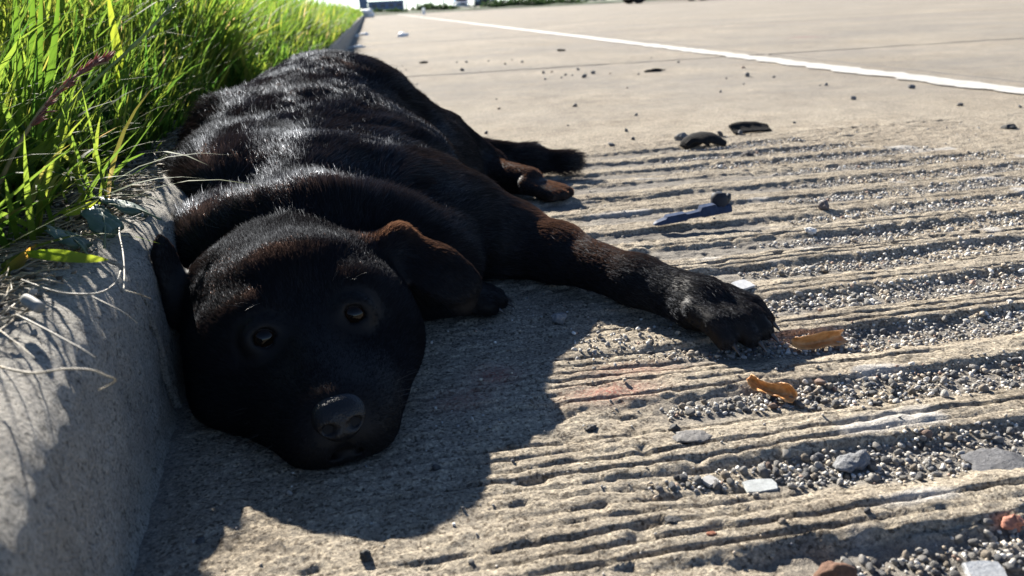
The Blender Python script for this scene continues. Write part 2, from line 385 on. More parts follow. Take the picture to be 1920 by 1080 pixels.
# far foreleg stretched out on the road
cap((0.035, 1.00, 0.070), 0.078, (0.150, 0.985, 0.045), 0.050, k=.04, L=0.016)
cap((0.145, 0.985, 0.044), 0.048, (0.205, 0.925, 0.037), 0.038, k=.03, L=0.013, mel=.94)
cap((0.205, 0.925, 0.037), 0.034, (0.275, 0.812, 0.031), 0.0265, k=.02, L=0.011, mel=.93)
cap((0.275, 0.812, 0.031), 0.0268, (0.318, 0.735, 0.028), 0.0290, k=.02, L=0.009)
ell((0.322, 0.726, 0.027), (0.036, 0.037, 0.025), k=.012, L=0.008, flow=np.array([.45, -.85, 0]))
TOES = [((0.349, 0.736), (0.379, 0.703)), ((0.338, 0.717), (0.365, 0.677)), ((0.321, 0.706), (0.345, 0.664)), ((0.302, 0.706), (0.319, 0.665))]
for (ax, ay), (bx, by) in TOES:
    cap((ax, ay, 0.032), 0.0138, ((ax + 2 * bx) / 3, (ay + 2 * by) / 3, 0.026), 0.0134, k=.003, L=0.005)
    cap(((ax + 2 * bx) / 3, (ay + 2 * by) / 3, 0.025), 0.0130, (bx, by, 0.0135), 0.0116, k=.003, L=0.005)
# near foreleg folded under the jaw: only its paw shows
cap((-0.02, 0.86, 0.035), 0.038, (0.060, 0.845, 0.028), 0.030, k=.02, L=0.010)
UT = [((0.065, 0.862), (0.108, 0.872)), ((0.068, 0.850), (0.116, 0.855)), ((0.068, 0.838), (0.115, 0.837)), ((0.062, 0.828), (0.102, 0.821))]
for (ax, ay), (bx, by) in UT: cap((ax, ay, 0.027), 0.0155, (bx, by, 0.014), 0.0115, k=.006, L=0.006)
# head
def hell(c, r, **kw): ell(H(*c), r, HR, flow=HEAD, **{**dict(L=0.0085, k=.02, lift=.42), **kw})
hell((0, -0.068, 0.084), (0.075, 0.058, 0.060), L=0.012, k=.03)
hell((0, -0.110, 0.075), (0.080, 0.062, 0.056), L=0.014, k=.03)
hell((0.036, -0.024, 0.092), (0.031, 0.028, 0.025), k=.015); hell((-0.036, -0.024, 0.092), (0.031, 0.028, 0.025), k=.015)
hell((0.060, -0.052, 0.056), (0.043, 0.062, 0.050), L=.010, k=.03); hell((-0.062, -0.050, 0.056), (0.048, 0.062, 0.052), L=.010)
hell((0.048, -0.030, 0.030), (0.050, 0.068, 0.034), L=.013, k=.03, lift=.5); hell((-0.058, -0.025, 0.030), (0.057, 0.070, 0.034), L=.010)
def hcap(a, ra, b, rb, **kw): cap(H(*a), ra, H(*b), rb, flow=HEAD, **{**dict(L=0.0055, k=.02, lift=.35), **kw})
hcap((0, -0.005, 0.044), 0.042, (0, 0.086, 0.032), 0.033, k=.03)
for sg in (-1, 1): hell((sg * 0.027, 0.040, 0.024), (0.029, 0.052, 0.026), k=.022, L=.006)
hcap((0, -0.005, 0.073), 0.019, (0, 0.090, 0.042), 0.0135, k=.02, L=.004)
hell((0.024, 0.064, 0.029), (0.027, 0.046, 0.029), L=.005); hell((-0.024, 0.064, 0.029), (0.027, 0.046, 0.029), L=.005)
hell((0.0, 0.072, 0.014), (0.034, 0.045, 0.016), L=.005)
for sg in (-1, 1): hell((sg * .024, .086, .020), (.020, .030, .020), k=.02, L=.005)
for sg in (-1, 1):                                         # lids: a ring of skin round each eye
    ec = H(sg * 0.0402, 0.004, 0.0815); lk = np.array([0.02, 0, .30]) - ec; lk /= np.linalg.norm(lk); ta = np.cross(lk, [0, 0, 1]); ta /= np.linalg.norm(ta); tb = np.cross(ta, lk)
    ring = [ec + lk * 0.0068 + ta * 0.0138 * math.cos(q) + tb * 0.0108 * math.sin(q) + lk * (0.0015 if q < 3.1 else 0) for q in np.arange(10) * math.pi / 5]
    for i in range(10): cap(ring[i], 0.0037, ring[(i + 1) % 10], 0.0037, k=.008, flow=HEAD, L=.0028, lift=.3)
for sg in (-1, 1): hell((sg * .040, .016, .026), (.030, .050, .027), k=.03, L=.009)
# skin lapping against the kerb and the ear bases
ell((-0.160, 0.775, 0.065), (0.055, 0.065, 0.055), flow=HEAD, L=.014, k=.04)
# ear that stands against the kerb
cap((-0.145, 0.770, 0.098), 0.020, (-0.192, 0.750, 0.090), 0.012, flow=np.array([-.9, -.3, .1]), k=.018, L=0.013, mel=0.90, lift=.5)
ell((-0.200, 0.740, 0.086), (0.030, 0.024, 0.0085), frame((-0.75, -.25, -.35), (.35, -.8, .5)), k=.010, flow=np.array([-.6, -.2, -.4]), L=.006)
ell((-0.2130, 0.745, 0.112), (0.040, 0.016, 0.0085), frame((-0.10, .25, 1.0), (.8, -.6, .1)), k=.010, flow=np.array([-.1, .2, 1]), L=.005)
# ear that drapes over the road side
e0 = np.array([0.006, 0.785, 0.114]); e1 = np.array([0.046, 0.762, 0.097]); e2 = np.array([0.076, 0.742, 0.072])
cap(H(0.06, -0.09, 0.092), 0.026, e0, 0.014, flow=HEAD, k=.02, L=.012, mel=.885, lift=.5)
cap(e0, 0.013, e1, 0.0085, k=.014, L=.012, mel=.885, lift=.5)
cap(e1, 0.0082, e2, 0.0062, k=.012, L=.006, mel=.93)
ell((0.042, 0.752, 0.088), (0.048, 0.030, 0.0085), frame(e2 - e0, (.15, -.75, .65)), k=.012, flow=e2 - e0, L=.006)
ell((0.062, 0.743, 0.066), (0.028, 0.022, 0.0070), frame((.35, -.1, -.9), (.25, -.85, .45)), k=.010, flow=np.array([.4, -.1, -.9]), L=.005)

def prim_sdf(pr, P):
    if pr[0] == 'e':
        q = (P - pr[1]) @ pr[3]; r = pr[2]
        k0 = np.linalg.norm(q / r, axis=-1); k1 = np.linalg.norm(q / (r * r), axis=-1) + 1e-9
        return k0 * (k0 - 1) / k1
    a, b, (ra, rb) = pr[1], pr[2], pr[3]
    ab = b - a; t = np.clip((P - a) @ ab / (ab @ ab), 0, 1)
    return np.linalg.norm(P - a - t[..., None] * ab, axis=-1) - (ra + (rb - ra) * t)
def prim_box(pr):
    if pr[0] == 'e':
        e = np.sqrt(((pr[3] * pr[2]) ** 2).sum(1)); return pr[1] - e, pr[1] + e
    r = max(pr[3]); return np.minimum(pr[1], pr[2]) - r, np.maximum(pr[1], pr[2]) + r

ER = 0.0134
EYES = [H(0.0402, 0.004, 0.0815), H(-0.0402, 0.004, 0.0815)]
res = 0.0035
lo = np.array([-0.34, 0.50, -0.012]); hi = np.array([0.44, 1.70, 0.312])
dims = np.ceil((hi - lo) / res).astype(int) + 1
G = np.full(dims, 1.0, dtype=np.float32)
ax = [lo[i] + res * np.arange(dims[i]) for i in range(3)]
for pr in PR:
    k = pr[4]; bl, bh = prim_box(pr)
    i0 = np.clip(np.floor((bl - k - .012 - lo) / res).astype(int), 0, dims - 1); i1 = np.clip(np.ceil((bh + k + .012 - lo) / res).astype(int) + 1, 1, dims)
    sl = tuple(slice(i0[i], i1[i]) for i in range(3))
    P = np.stack(np.meshgrid(*[ax[i][sl[i]] for i in range(3)], indexing='ij'), -1)
    d = prim_sdf(pr, P).astype(np.float32); g = G[sl]
    h = np.maximum(k - np.abs(g - d), 0) / k
    G[sl] = np.minimum(g, d) - h * h * k * 0.25
GX, GYg, GZ = np.meshgrid(*ax, indexing='ij')
band = np.abs(G) < 0.03
fold = 0.0019 * vnoise(GX[band] * 9, GYg[band] * 13 + GX[band] * 5, GZ[band] * 9, seed=60) + 0.0010 * vnoise(GX[band] * 50, GYg[band] * 60, GZ[band] * 50, seed=61)
G[band] += (fold * sstep(0.80, 0.92, GYg[band]) * (1 - 0.8 * sstep(0.12, 0.2, GX[band]))).astype(np.float32)
for e in EYES:                                             # eye sockets
    d = np.sqrt((GX - e[0]) ** 2 + (GYg - e[1]) ** 2 + (GZ - e[2]) ** 2) - (ER + 0.0002)
    G = np.maximum(G, -d.astype(np.float32))
lips = [[(0, .124, .024), (0, .122, .015), (.018, .112, .013), (.040, .082, .012), (.058, .045, .014), (.070, .010, .018)], [(0, .122, .018), (-.018, .112, .013), (-.040, .082, .012), (-.058, .045, .014), (-.070, .010, .018)]]
for ch in lips:                                            # mouth line
    for a_, b_ in zip(ch, ch[1:]):
        pr = ('c', H(*a_), H(*b_), (.0042, .0042)); bl, bh = prim_box(pr)
        i0 = np.clip(np.floor((bl - .01 - lo) / res).astype(int), 0, dims - 1); i1 = np.clip(np.ceil((bh + .01 - lo) / res).astype(int) + 1, 1, dims); sl = tuple(slice(i0[i], i1[i]) for i in range(3))
        G[sl] = np.maximum(G[sl], -prim_sdf(pr, np.stack([GX[sl], GYg[sl], GZ[sl]], -1)).astype(np.float32))
floor_d = (0.0015 - GZ).astype(np.float32)                 # rests on the road and against the kerb
G = np.maximum(G, floor_d)
kz = np.interp(GZ, prof[2:16, 1], prof[2:16, 0]); kz = np.where(GZ > 0.157, -9, kz)
G = np.maximum(G, (x_foot(GYg) + kz - GX + 0.001).astype(np.float32) * 0.9)
kd = np.where(GX < x_foot(GYg) - 0.03, 0.157 - GZ, -1)
G = np.maximum(G, kd.astype(np.float32) * .9)
del GX, GYg, GZ, band

def surface_nets(G, lo, res):
    s = G < 0
    c = [s[i:s.shape[0] - 1 + i, j:s.shape[1] - 1 + j, k:s.shape[2] - 1 + k] for i in (0, 1) for j in (0, 1) for k in (0, 1)]
    n = sum(x.astype(np.int8) for x in c); cells = (n > 0) & (n < 8)
    ids = np.full(cells.shape, -1, dtype=np.int32); ijk = np.argwhere(cells); ids[cells] = np.arange(len(ijk))
    acc = np.zeros((len(ijk), 3)); cnt = np.zeros(len(ijk))
    cor = [(i, j, k) for i in (0, 1) for j in (0, 1) for k in (0, 1)]
    val = {o: G[ijk[:, 0] + o[0], ijk[:, 1] + o[1], ijk[:, 2] + o[2]] for o in cor}
    for a in cor:
        for axn in range(3):
            if a[axn] == 0:
                b = list(a); b[axn] = 1; b = tuple(b)
                va, vb = val[a], val[b]; cr = (va < 0) != (vb < 0)
                t = np.where(cr, va / np.where(cr, va - vb, 1), 0)
                p = np.tile(np.array(a, float), (len(ijk), 1)); p[:, axn] = t
                acc[cr] += p[cr]; cnt[cr] += 1
    verts = lo + res * (ijk + acc / cnt[:, None])
    faces = []
    for axn in range(3):
        o1, o2 = (axn + 1) % 3, (axn + 2) % 3
        sl0 = [slice(1, d - 1) for d in s.shape]; sl1 = list(sl0)
        sl0[axn] = slice(0, s.shape[axn] - 1); sl1[axn] = slice(1, s.shape[axn])
        A, B = s[tuple(sl0)], s[tuple(sl1)]
        e = np.argwhere(A != B); off = np.array([1, 1, 1]); off[axn] = 0; e0 = e + off
        inside = A[tuple(e.T)]
        def cid(d1, d2):
            q = e0.copy(); q[:, o1] += d1; q[:, o2] += d2; return ids[q[:, 0], q[:, 1], q[:, 2]]
        q = np.stack([cid(-1, -1), cid(0, -1), cid(0, 0), cid(-1, 0)], 1)
        q[~inside] = q[~inside][:, ::-1]; faces.append(q)
    f = np.concatenate(faces); return verts, f[(f >= 0).all(1)]
bv, bf = surface_nets(G, lo, res)
for _ in range(3):                                         # light smoothing
    acc = np.zeros_like(bv); cnt = np.zeros(len(bv))
    for a in range(4):
        b = (a + 1) % 4
        np.add.at(acc, bf[:, a], bv[bf[:, b]]); np.add.at(cnt, bf[:, a], 1); np.add.at(acc, bf[:, b], bv[bf[:, a]]); np.add.at(cnt, bf[:, b], 1)
    bv = bv * 0.5 + 0.5 * acc / cnt[:, None]
N = Nodes('dog_skin'); N.set(Base_Color=(0.006, 0.005, 0.005), Roughness=0.6); N.b.inputs['Specular IOR Level'].default_value = 0.2
dog_me = mesh_np('dog', bv, bf)
dog = link('dog', dog_me, N.m)
tag(dog, 'black long-coated dog lying flat against the kerb with one foreleg stretched out', 'dog')

# eyes, nose leather, claws
N = Nodes('eye'); 
gc = N.n('ShaderNodeTexCoord').outputs['Object']
rad = N.n('ShaderNodeVectorMath', operation='LENGTH')
sx = N.n('ShaderNodeVectorMath', operation='MULTIPLY'); N.l(gc, sx.inputs[0]); sx.inputs[1].default_value = (1, 1, 0); N.l(sx.outputs[0], rad.inputs[0])
N.set(Base_Color=N.ramp(rad.outputs['Value'], [(0.0050, (0.002, 0.002, 0.002)), (0.0060, (0.014, 0.0065, 0.003)), (0.0098, (0.009, 0.0045, 0.0025)), (0.0108, (0.05, 0.045, 0.04))]), Roughness=0.06)
N.b.inputs['Specular IOR Level'].default_value = 0.22
M_eye = N.m
N = Nodes('wet_lid'); N.set(Base_Color=(0.035, 0.03, 0.03), Roughness=0.12); N.b.inputs['Specular IOR Level'].default_value = 0.9; M_lid = N.m
for e in EYES:
    bm = bmesh.new(); bmesh.ops.create_uvsphere(bm, u_segments=32, v_segments=20, radius=ER)
    o = link('eye', bm_mesh('eye', bm), M_eye, dog)
    look = Vector((0.02, 0.0, 0.30)) - Vector(e); o.location = e; o.rotation_euler = look.to_track_quat('Z', 'Y').to_euler()
    bm = bmesh.new(); bmesh.ops.create_uvsphere(bm, u_segments=64, v_segments=48, radius=ER * 1.03)
    kill = []
    for f_ in bm.faces:                                    # almond opening between the lids
        c_ = f_.calc_center_median()
        if c_.z < -0.004 or (c_.z > 0 and abs(c_.x) < 0.0112 and abs(c_.y + 0.0010) < 0.0078 * (1 - (c_.x / 0.0112) ** 2) ** 0.75): kill.append(f_)
    bmesh.ops.delete(bm, geom=kill, context='FACES')
    ld = link('eyelid', bm_mesh('eyelid', bm), bpy.data.materials['dog_skin'], o)
    so = ld.modifiers.new('thickness', 'SOLIDIFY'); so.thickness = 0.0007; so.offset = -1
    bm = bmesh.new(); vs = []
    for i in range(28):                                    # wet rim of the lower lid
        x_ = 0.0106 * (-1 + 2 * i / 27); y_ = -0.0010 - 0.0076 * max(0, 1 - (x_ / 0.0112) ** 2) ** 0.75; z_ = math.sqrt(max(1e-8, (ER * 1.02) ** 2 - x_ * x_ - y_ * y_))
        w = 0.00045 * (0.3 + 0.7 * math.sin(math.pi * i / 27))
        vs.append([bm.verts.new((x_, y_ + w * math.cos(b), z_ + w * math.sin(b))) for b in np.arange(6) * math.pi / 3])
    for i in range(27):
        for j in range(6): bm.faces.new((vs[i][j], vs[i][(j + 1) % 6], vs[i + 1][(j + 1) % 6], vs[i + 1][j]))
    link('lid_rim', bm_mesh('lid_rim', bm), M_lid, o)
N = Nodes('nose_leather'); v = N.tex(700, typ='ShaderNodeTexVoronoi').outputs[0]
N.set(Base_Color=(0.005, 0.005, 0.006), Roughness=0.46, Normal=N.bump(v, 0.5, 0.0008)); N.b.inputs['Specular IOR Level'].default_value = 0.4
bm = bmesh.new(); bmesh.ops.create_uvsphere(bm, u_segments=48, v_segments=32, radius=1)
for vtx in bm.verts:
    x, y, z = vtx.co
    w = 1.0 - 0.28 * max(0, -z)                            # narrower below
    X_ = 0.0220 * w * math.copysign(abs(x) ** 0.85, x); Y_ = 0.0135 * y; Z_ = 0.0170 * math.copysign(abs(z) ** 0.9, z)
    if y > 0:
        for sgn in (-1, 1):                                # nostrils and the groove between them
            dd = math.hypot((X_ - sgn * 0.0100) / 0.0052, (Z_ + 0.0030 + 0.0015 * abs(X_) * 60 * 0) / 0.0042); Y_ -= 0.0075 * math.exp(-dd ** 4)
        Y_ -= 0.0016 * math.exp(-(X_ / 0.0014) ** 2) * (Z_ < 0.006)
    vtx.co = Vector(H(X_, 0.1105 + Y_ - 0.35 * (Z_), 0.0425 + Z_))
nose = link('nose', bm_mesh('nose', bm), N.m, dog)
N = Nodes('claw'); N.set(Base_Color=(0.045, 0.042, 0.042), Roughness=0.30); M_claw = N.m
def claw(p, d):
    d = np.array([d[0], d[1], 0.0]); d /= np.linalg.norm(d); sd_ = np.array([-d[1], d[0], 0]); bm = bmesh.new(); rings = []
    for i in range(6):
        s = i / 5; r = 0.0042 * (1 - s) ** 0.7 + 0.0003; c = np.array([p[0], p[1], 0.0125]) + d * (0.014 * s - .003) - np.array([0, 0, 1]) * 0.0095 * s ** 1.8
        rings.append([bm.verts.new(c + sd_ * 0.75 * r * math.cos(a) + np.array([0, 0, 1]) * r * math.sin(a)) for a in np.arange(8) * math.pi / 4])
    for i in range(5):
        for j in range(8): bm.faces.new((rings[i][j], rings[i][(j + 1) % 8], rings[i + 1][(j + 1) % 8], rings[i + 1][j]))
    bm.faces.new(rings[5]); link('claw', bm_mesh('claw', bm), M_claw, dog)
for (a, b) in TOES + UT:
    d = np.array(b) - np.array(a); d /= np.linalg.norm(d); claw(np.array(b) + d * 0.0085, d)

# whiskers on the brows and the muzzle
bm = None
wr = random.Random(11); wp = []
for sg in (-1, 1):
    for i in range(7): wp.append((H(sg * (.036 + wr.uniform(-.010, .012)), -.012 + wr.uniform(-.006, .004), .107), HL2 * sg * wr.uniform(.1, .9) + HU2 * wr.uniform(.3, .8) + HF * wr.uniform(.0, .6), wr.uniform(.016, .030)))
    for i in range(9): wp.append((H(sg * wr.uniform(.030, .042), .070 + wr.uniform(-.02, .02), .030 + wr.uniform(-.008, .010)), HL2 * sg * 1.0 + HU2 * wr.uniform(.0, .35) + HF * wr.uniform(-.5, .3), wr.uniform(.030, .055)))
hw = bpy.data.hair_curves.new('whiskers'); hw.add_curves([6] * len(wp)); pp = []
for p_, d_, L_ in wp:
    d_ = d_ / np.linalg.norm(d_)
    for q in np.linspace(0, 1, 6): pt = p_ + d_ * L_ * q - np.array([0, 0, 1]) * L_ * .22 * q * q; pt[2] = max(pt[2], .002); pp.append(pt)
hw.attributes['position'].data.foreach_set('vector', np.array(pp, dtype=np.float32).ravel())
rw_ = hw.attributes.get('radius') or hw.attributes.new('radius', 'FLOAT', 'POINT'); rw_.data.foreach_set('value', np.tile(np.array([.00016, .00016, .00014, .00011, .00008, .00003], dtype=np.float32), len(wp)))
N = Nodes('whisker'); N.set(Base_Color=(.05, .045, .04), Roughness=.35); hw.materials.append(N.m)
wo = bpy.data.objects.new('whiskers', hw); C.objects.link(wo); wo.parent = dog

# ---- fur: hair curves groomed along the body
def lerp(a, b, t): return a + (b - a) * t
tri = np.concatenate([bf[:, [0, 1, 2]], bf[:, [0, 2, 3]]])
A, B, Cc = bv[tri[:, 0]], bv[tri[:, 1]], bv[tri[:, 2]]
fn = np.cross(B - A, Cc - A); area = np.linalg.norm(fn, axis=1) / 2; fn = fn / (2 * area[:, None] + 1e-12)
cen = (A + B + Cc) / 3
vd = np.array([0, 0, CAM_H]) - cen; dist = np.linalg.norm(vd, axis=1); facing = (fn * vd).sum(1) / dist
dens = np.where(facing > -0.25, 1.0, 0.35) * (0.85 / np.clip(dist, .5, 2)) ** 1.1
dens *= np.where(cen[:, 1] < 0.84, 1.9, 1.0)
dens *= (cen[:, 2] > 0.004) * np.where((fn[:, 2] < -0.6), 0.15, 1)
for e in EYES: dens *= np.linalg.norm(cen - e, axis=1) > ER + 0.0006
np_ = H(0, 0.110, 0.0435); dens *= ~((np.abs((cen - np_) @ HL2) < 0.019) & ((cen - np_) @ HF > 0.000) & (np.abs((cen - np_) @ HU2) < 0.015))
NH = 450000
pw = area * dens; pw /= pw.sum()
ti = rng.choice(len(tri), NH, p=pw)
r1, r2 = np.sqrt(rng.random(NH)), rng.random(NH)
root = A[ti] * (1 - r1)[:, None] + B[ti] * (r1 * (1 - r2))[:, None] + Cc[ti] * (r1 * r2)[:, None]
vn = np.zeros_like(bv)
for a in range(3): np.add.at(vn, tri[:, a], fn * area[:, None])
vn /= np.linalg.norm(vn, axis=1)[:, None] + 1e-12
nrm = vn[tri[ti, 0]] * (1 - r1)[:, None] + vn[tri[ti, 1]] * (r1 * (1 - r2))[:, None] + vn[tri[ti, 2]] * (r1 * r2)[:, None]
nrm /= np.linalg.norm(nrm, axis=1)[:, None]
FL = np.zeros((NH, 3)); WL = np.zeros(NH); LL = np.zeros(NH); LI = np.zeros(NH); ME = np.zeros(NH)
for pr in PR:
    d = prim_sdf(pr, root); w = np.exp(-np.clip(d, -0.004, 1) / 0.006)
    fl = pr[5]
    if isinstance(fl, str) and fl == 'head':
        f = root - NOSE; f = f / np.linalg.norm(f, axis=1)[:, None] - 0.25 * HF
    elif isinstance(fl, str):
        f = np.stack([0.9 * (root[:, 0] + 0.13), 0 * root[:, 0] + 0.75, -0.1 - 1.2 * np.abs(root[:, 0] + 0.13)], 1); f /= np.linalg.norm(f, axis=1)[:, None]
    else: f = np.tile(np.array(fl, float) / np.linalg.norm(fl), (NH, 1))
    FL += f * w[:, None]; WL += w; LL += w * pr[6]; LI += w * pr[7]; ME += w * pr[8]
LL /= WL; LI /= WL; ME /= WL
def nvec(p, fr, seed): return np.stack([vnoise(p[:, 0] * fr, p[:, 1] * fr, p[:, 2] * fr, seed=seed + i) for i in range(3)], 1)
fd = FL / (np.linalg.norm(FL, axis=1)[:, None] + 1e-9)
amp = np.clip(LL / 0.03, 0.15, 1)[:, None]
fd = fd + amp * (0.42 * nvec(root, 16, 70) + 0.34 * nvec(root, 60, 74)) + 0.24 * rng.normal(size=(NH, 3))
tg = fd - nrm * (fd * nrm).sum(1)[:, None]; tg /= np.linalg.norm(tg, axis=1)[:, None] + 1e-9
Lh = LL * np.where(LL > .018, 1.22, 1.08) * (0.60 + 0.65 * rng.random(NH)) * (1 + 0.22 * vnoise(root[:, 0] * 40, root[:, 1] * 40, root[:, 2] * 40, seed=80))
Lh *= np.where(rng.random(NH) < 0.03, 1.45, 1.0)
# the tuft on the back where the coat parts
tuft = np.exp(-((root - np.array([-0.245, 1.27, 0.21])) ** 2).sum(1) / 0.045 ** 2); Lh *= 1 + 0.7 * tuft; LI += 0.35 * tuft
lift = np.clip(LI * (1 + 0.45 * vnoise(root[:, 0] * 26, root[:, 1] * 26, root[:, 2] * 26, seed=81)) + 0.07 * rng.normal(size=NH), 0.05, 1.0)
NP = 5
s = np.linspace(0, 1, NP)
cl, sl_ = np.cos(lift), np.sin(lift)
pos = np.zeros((NH, NP, 3))
for j in range(NP):
    q = s[j]
    pos[:, j] = root + Lh[:, None] * (tg * (cl * q)[:, None] + nrm * (sl_ * (q - 0.48 * q * q))[:, None]) - nrm * 0.0008
# clumping of the tips
cs = np.where(root[:, 1] < 0.84, 0.0032, 0.0065)
jit = root + 0.3 * cs[:, None] * rng.normal(size=(NH, 3)); ci = np.floor(jit / cs[:, None]).astype(np.int64)
key = (ci[:, 0] * 73856093) ^ (ci[:, 1] * 19349663) ^ (ci[:, 2] * 83492791) ^ (cs > .004) * 7
_, inv = np.unique(key, return_inverse=True); cnt = np.bincount(inv)
for j in range(1, NP):
    mean = np.stack([np.bincount(inv, pos[:, j, a]) / cnt for a in range(3)], 1)[inv]
    pos[:, j] = lerp(pos[:, j], mean, 0.42 * s[j] ** 1.5)
pos[:, :, 2] = np.maximum(pos[:, :, 2], 0.002)
hc = bpy.data.hair_curves.new('fur'); hc.add_curves([NP] * NH)
hc.attributes['position'].data.foreach_set('vector', pos.astype(np.float32).ravel())
base_r = 0.000165 * np.clip(np.linalg.norm(root - np.array([0, 0, CAM_H]), axis=1) / 0.8, 0.75, 2.0) ** 0.8
ra = hc.attributes.get('radius') or hc.attributes.new('radius', 'FLOAT', 'POINT')
ra.data.foreach_set('value', (base_r[:, None] * np.array([1, 1, .9, .65, .15])[None, :]).astype(np.float32).ravel())
ma = hc.attributes.new('melanin', 'FLOAT', 'POINT')
me_h = np.clip(ME + 0.004 * rng.normal(size=NH) - 0.012 * np.clip(vnoise(root[:, 0] * 14, root[:, 1] * 14, root[:, 2] * 14, seed=83), 0, 1), 0.6, 0.995)
ma.data.foreach_set('value', (me_h[:, None] - np.array([0, 0, .003, .006, .014])[None, :]).astype(np.float32).ravel())
ga = hc.attributes.new('gloss', 'FLOAT', 'POINT')
gl = np.where(root[:, 1] < 0.83, 0.28, 0.72) * (0.7 + 0.6 * np.clip(vnoise(root[:, 0] * 30, root[:, 1] * 30, root[:, 2] * 30, seed=84), -1, 1))
gl = np.where((root[:, 0] > 0.13) & (root[:, 1] < 1.1), 0.5, gl); ga.data.foreach_set('value', np.repeat(gl, NP).astype(np.float32))
FM = bpy.data.materials.new('black_fur'); FM.use_nodes = True; t = FM.node_tree
for n_ in list(t.nodes):
    if n_.type != 'OUTPUT_MATERIAL': t.nodes.remove(n_)
an = t.nodes.new('ShaderNodeAttribute'); an.attribute_name = 'melanin'
hi = t.nodes.new('ShaderNodeHairInfo')
def _ramp(fac, stops):
    r = t.nodes.new('ShaderNodeValToRGB')
    while len(r.color_ramp.elements) < len(stops): r.color_ramp.elements.new(.5)
    for e_, (p_, c_) in zip(r.color_ramp.elements, stops): e_.position = p_; e_.color = (*c_, 1)
    t.links.new(fac, r.inputs[0]); return r.outputs[0]
refl = t.nodes.new('ShaderNodeBsdfHair'); refl.component = 'Reflection'; refl.inputs['RoughnessU'].default_value = 0.32; refl.inputs['RoughnessV'].default_value = 0.7; refl.inputs['Offset'].default_value = math.radians(-4)
gn = t.nodes.new('ShaderNodeAttribute'); gn.attribute_name = 'gloss'
gm_ = t.nodes.new('ShaderNodeVectorMath'); gm_.operation = 'SCALE'
t.links.new(_ramp(hi.outputs['Random'], [(0, (.010, .011, .0125)), (.6, (.030, .033, .038)), (1, (.105, .112, .125))]), gm_.inputs[0]); t.links.new(gn.outputs['Fac'], gm_.inputs['Scale'])
t.links.new(gm_.outputs[0], refl.inputs['Color'])
trn = t.nodes.new('ShaderNodeBsdfHair'); trn.component = 'Transmission'; trn.inputs['RoughnessU'].default_value = 0.35; trn.inputs['RoughnessV'].default_value = 0.8
t.links.new(_ramp(an.outputs['Fac'], [(.80, (.34, .17, .09)), (.90, (.10, .052, .031)), (.955, (.012, .0075, .006)), (1.0, (.0015, .0012, .0012))]), trn.inputs['Color'])
dif = t.nodes.new('ShaderNodeBsdfDiffuse'); dif.inputs['Color'].default_value = (.0085, .0085, .0095, 1)
a1 = t.nodes.new('ShaderNodeAddShader'); a2 = t.nodes.new('ShaderNodeAddShader')
t.links.new(refl.outputs[0], a1.inputs[0]); t.links.new(trn.outputs[0], a1.inputs[1]); t.links.new(a1.outputs[0], a2.inputs[0]); t.links.new(dif.outputs[0], a2.inputs[1])
t.links.new(a2.outputs[0], t.nodes['Material Output'].inputs[0])
hc.materials.append(FM)
fur = bpy.data.objects.new('fur', hc); C.objects.link(fur); fur.parent = dog

# ------------------------------------------------------------------ grass on the bank
def leaf_mat(name, stops, trans=0.64, rough=0.62):
    N = Nodes(name)
    at = N.n('ShaderNodeAttribute', attribute_name='Col')
    sep = N.n('ShaderNodeSeparateColor'); N.l(at.outputs['Color'], sep.inputs[0])
    col = N.ramp(sep.outputs[0], stops)
    N.set(Base_Color=col, Roughness=rough); N.b.inputs['Specular IOR Level'].default_value = 0.2
    tr = N.n('ShaderNodeBsdfTranslucent'); hs = N.n('ShaderNodeHueSaturation'); hs.inputs['Saturation'].default_value = 1.1; hs.inputs['Value'].default_value = 2.15; hs.inputs['Hue'].default_value = 0.485
    N.l(col, hs.inputs['Color']); N.l(hs.outputs[0], tr.inputs[0])
    mx = N.n('ShaderNodeMixShader'); mx.inputs[0].default_value = trans
    N.l(N.b.outputs[0], mx.inputs[1]); N.l(tr.outputs[0], mx.inputs[2]); N.l(mx.outputs[0], N.out.inputs[0])
    return N.m
M_grass = leaf_mat('grass_green', [(0.0, (0.030, 0.075, 0.016)), (0.45, (0.074, 0.126, 0.026)), (0.8, (0.125, 0.16, 0.032)), (0.95, (0.19, 0.18, 0.05)), (1.0, (0.34, 0.27, 0.13))])

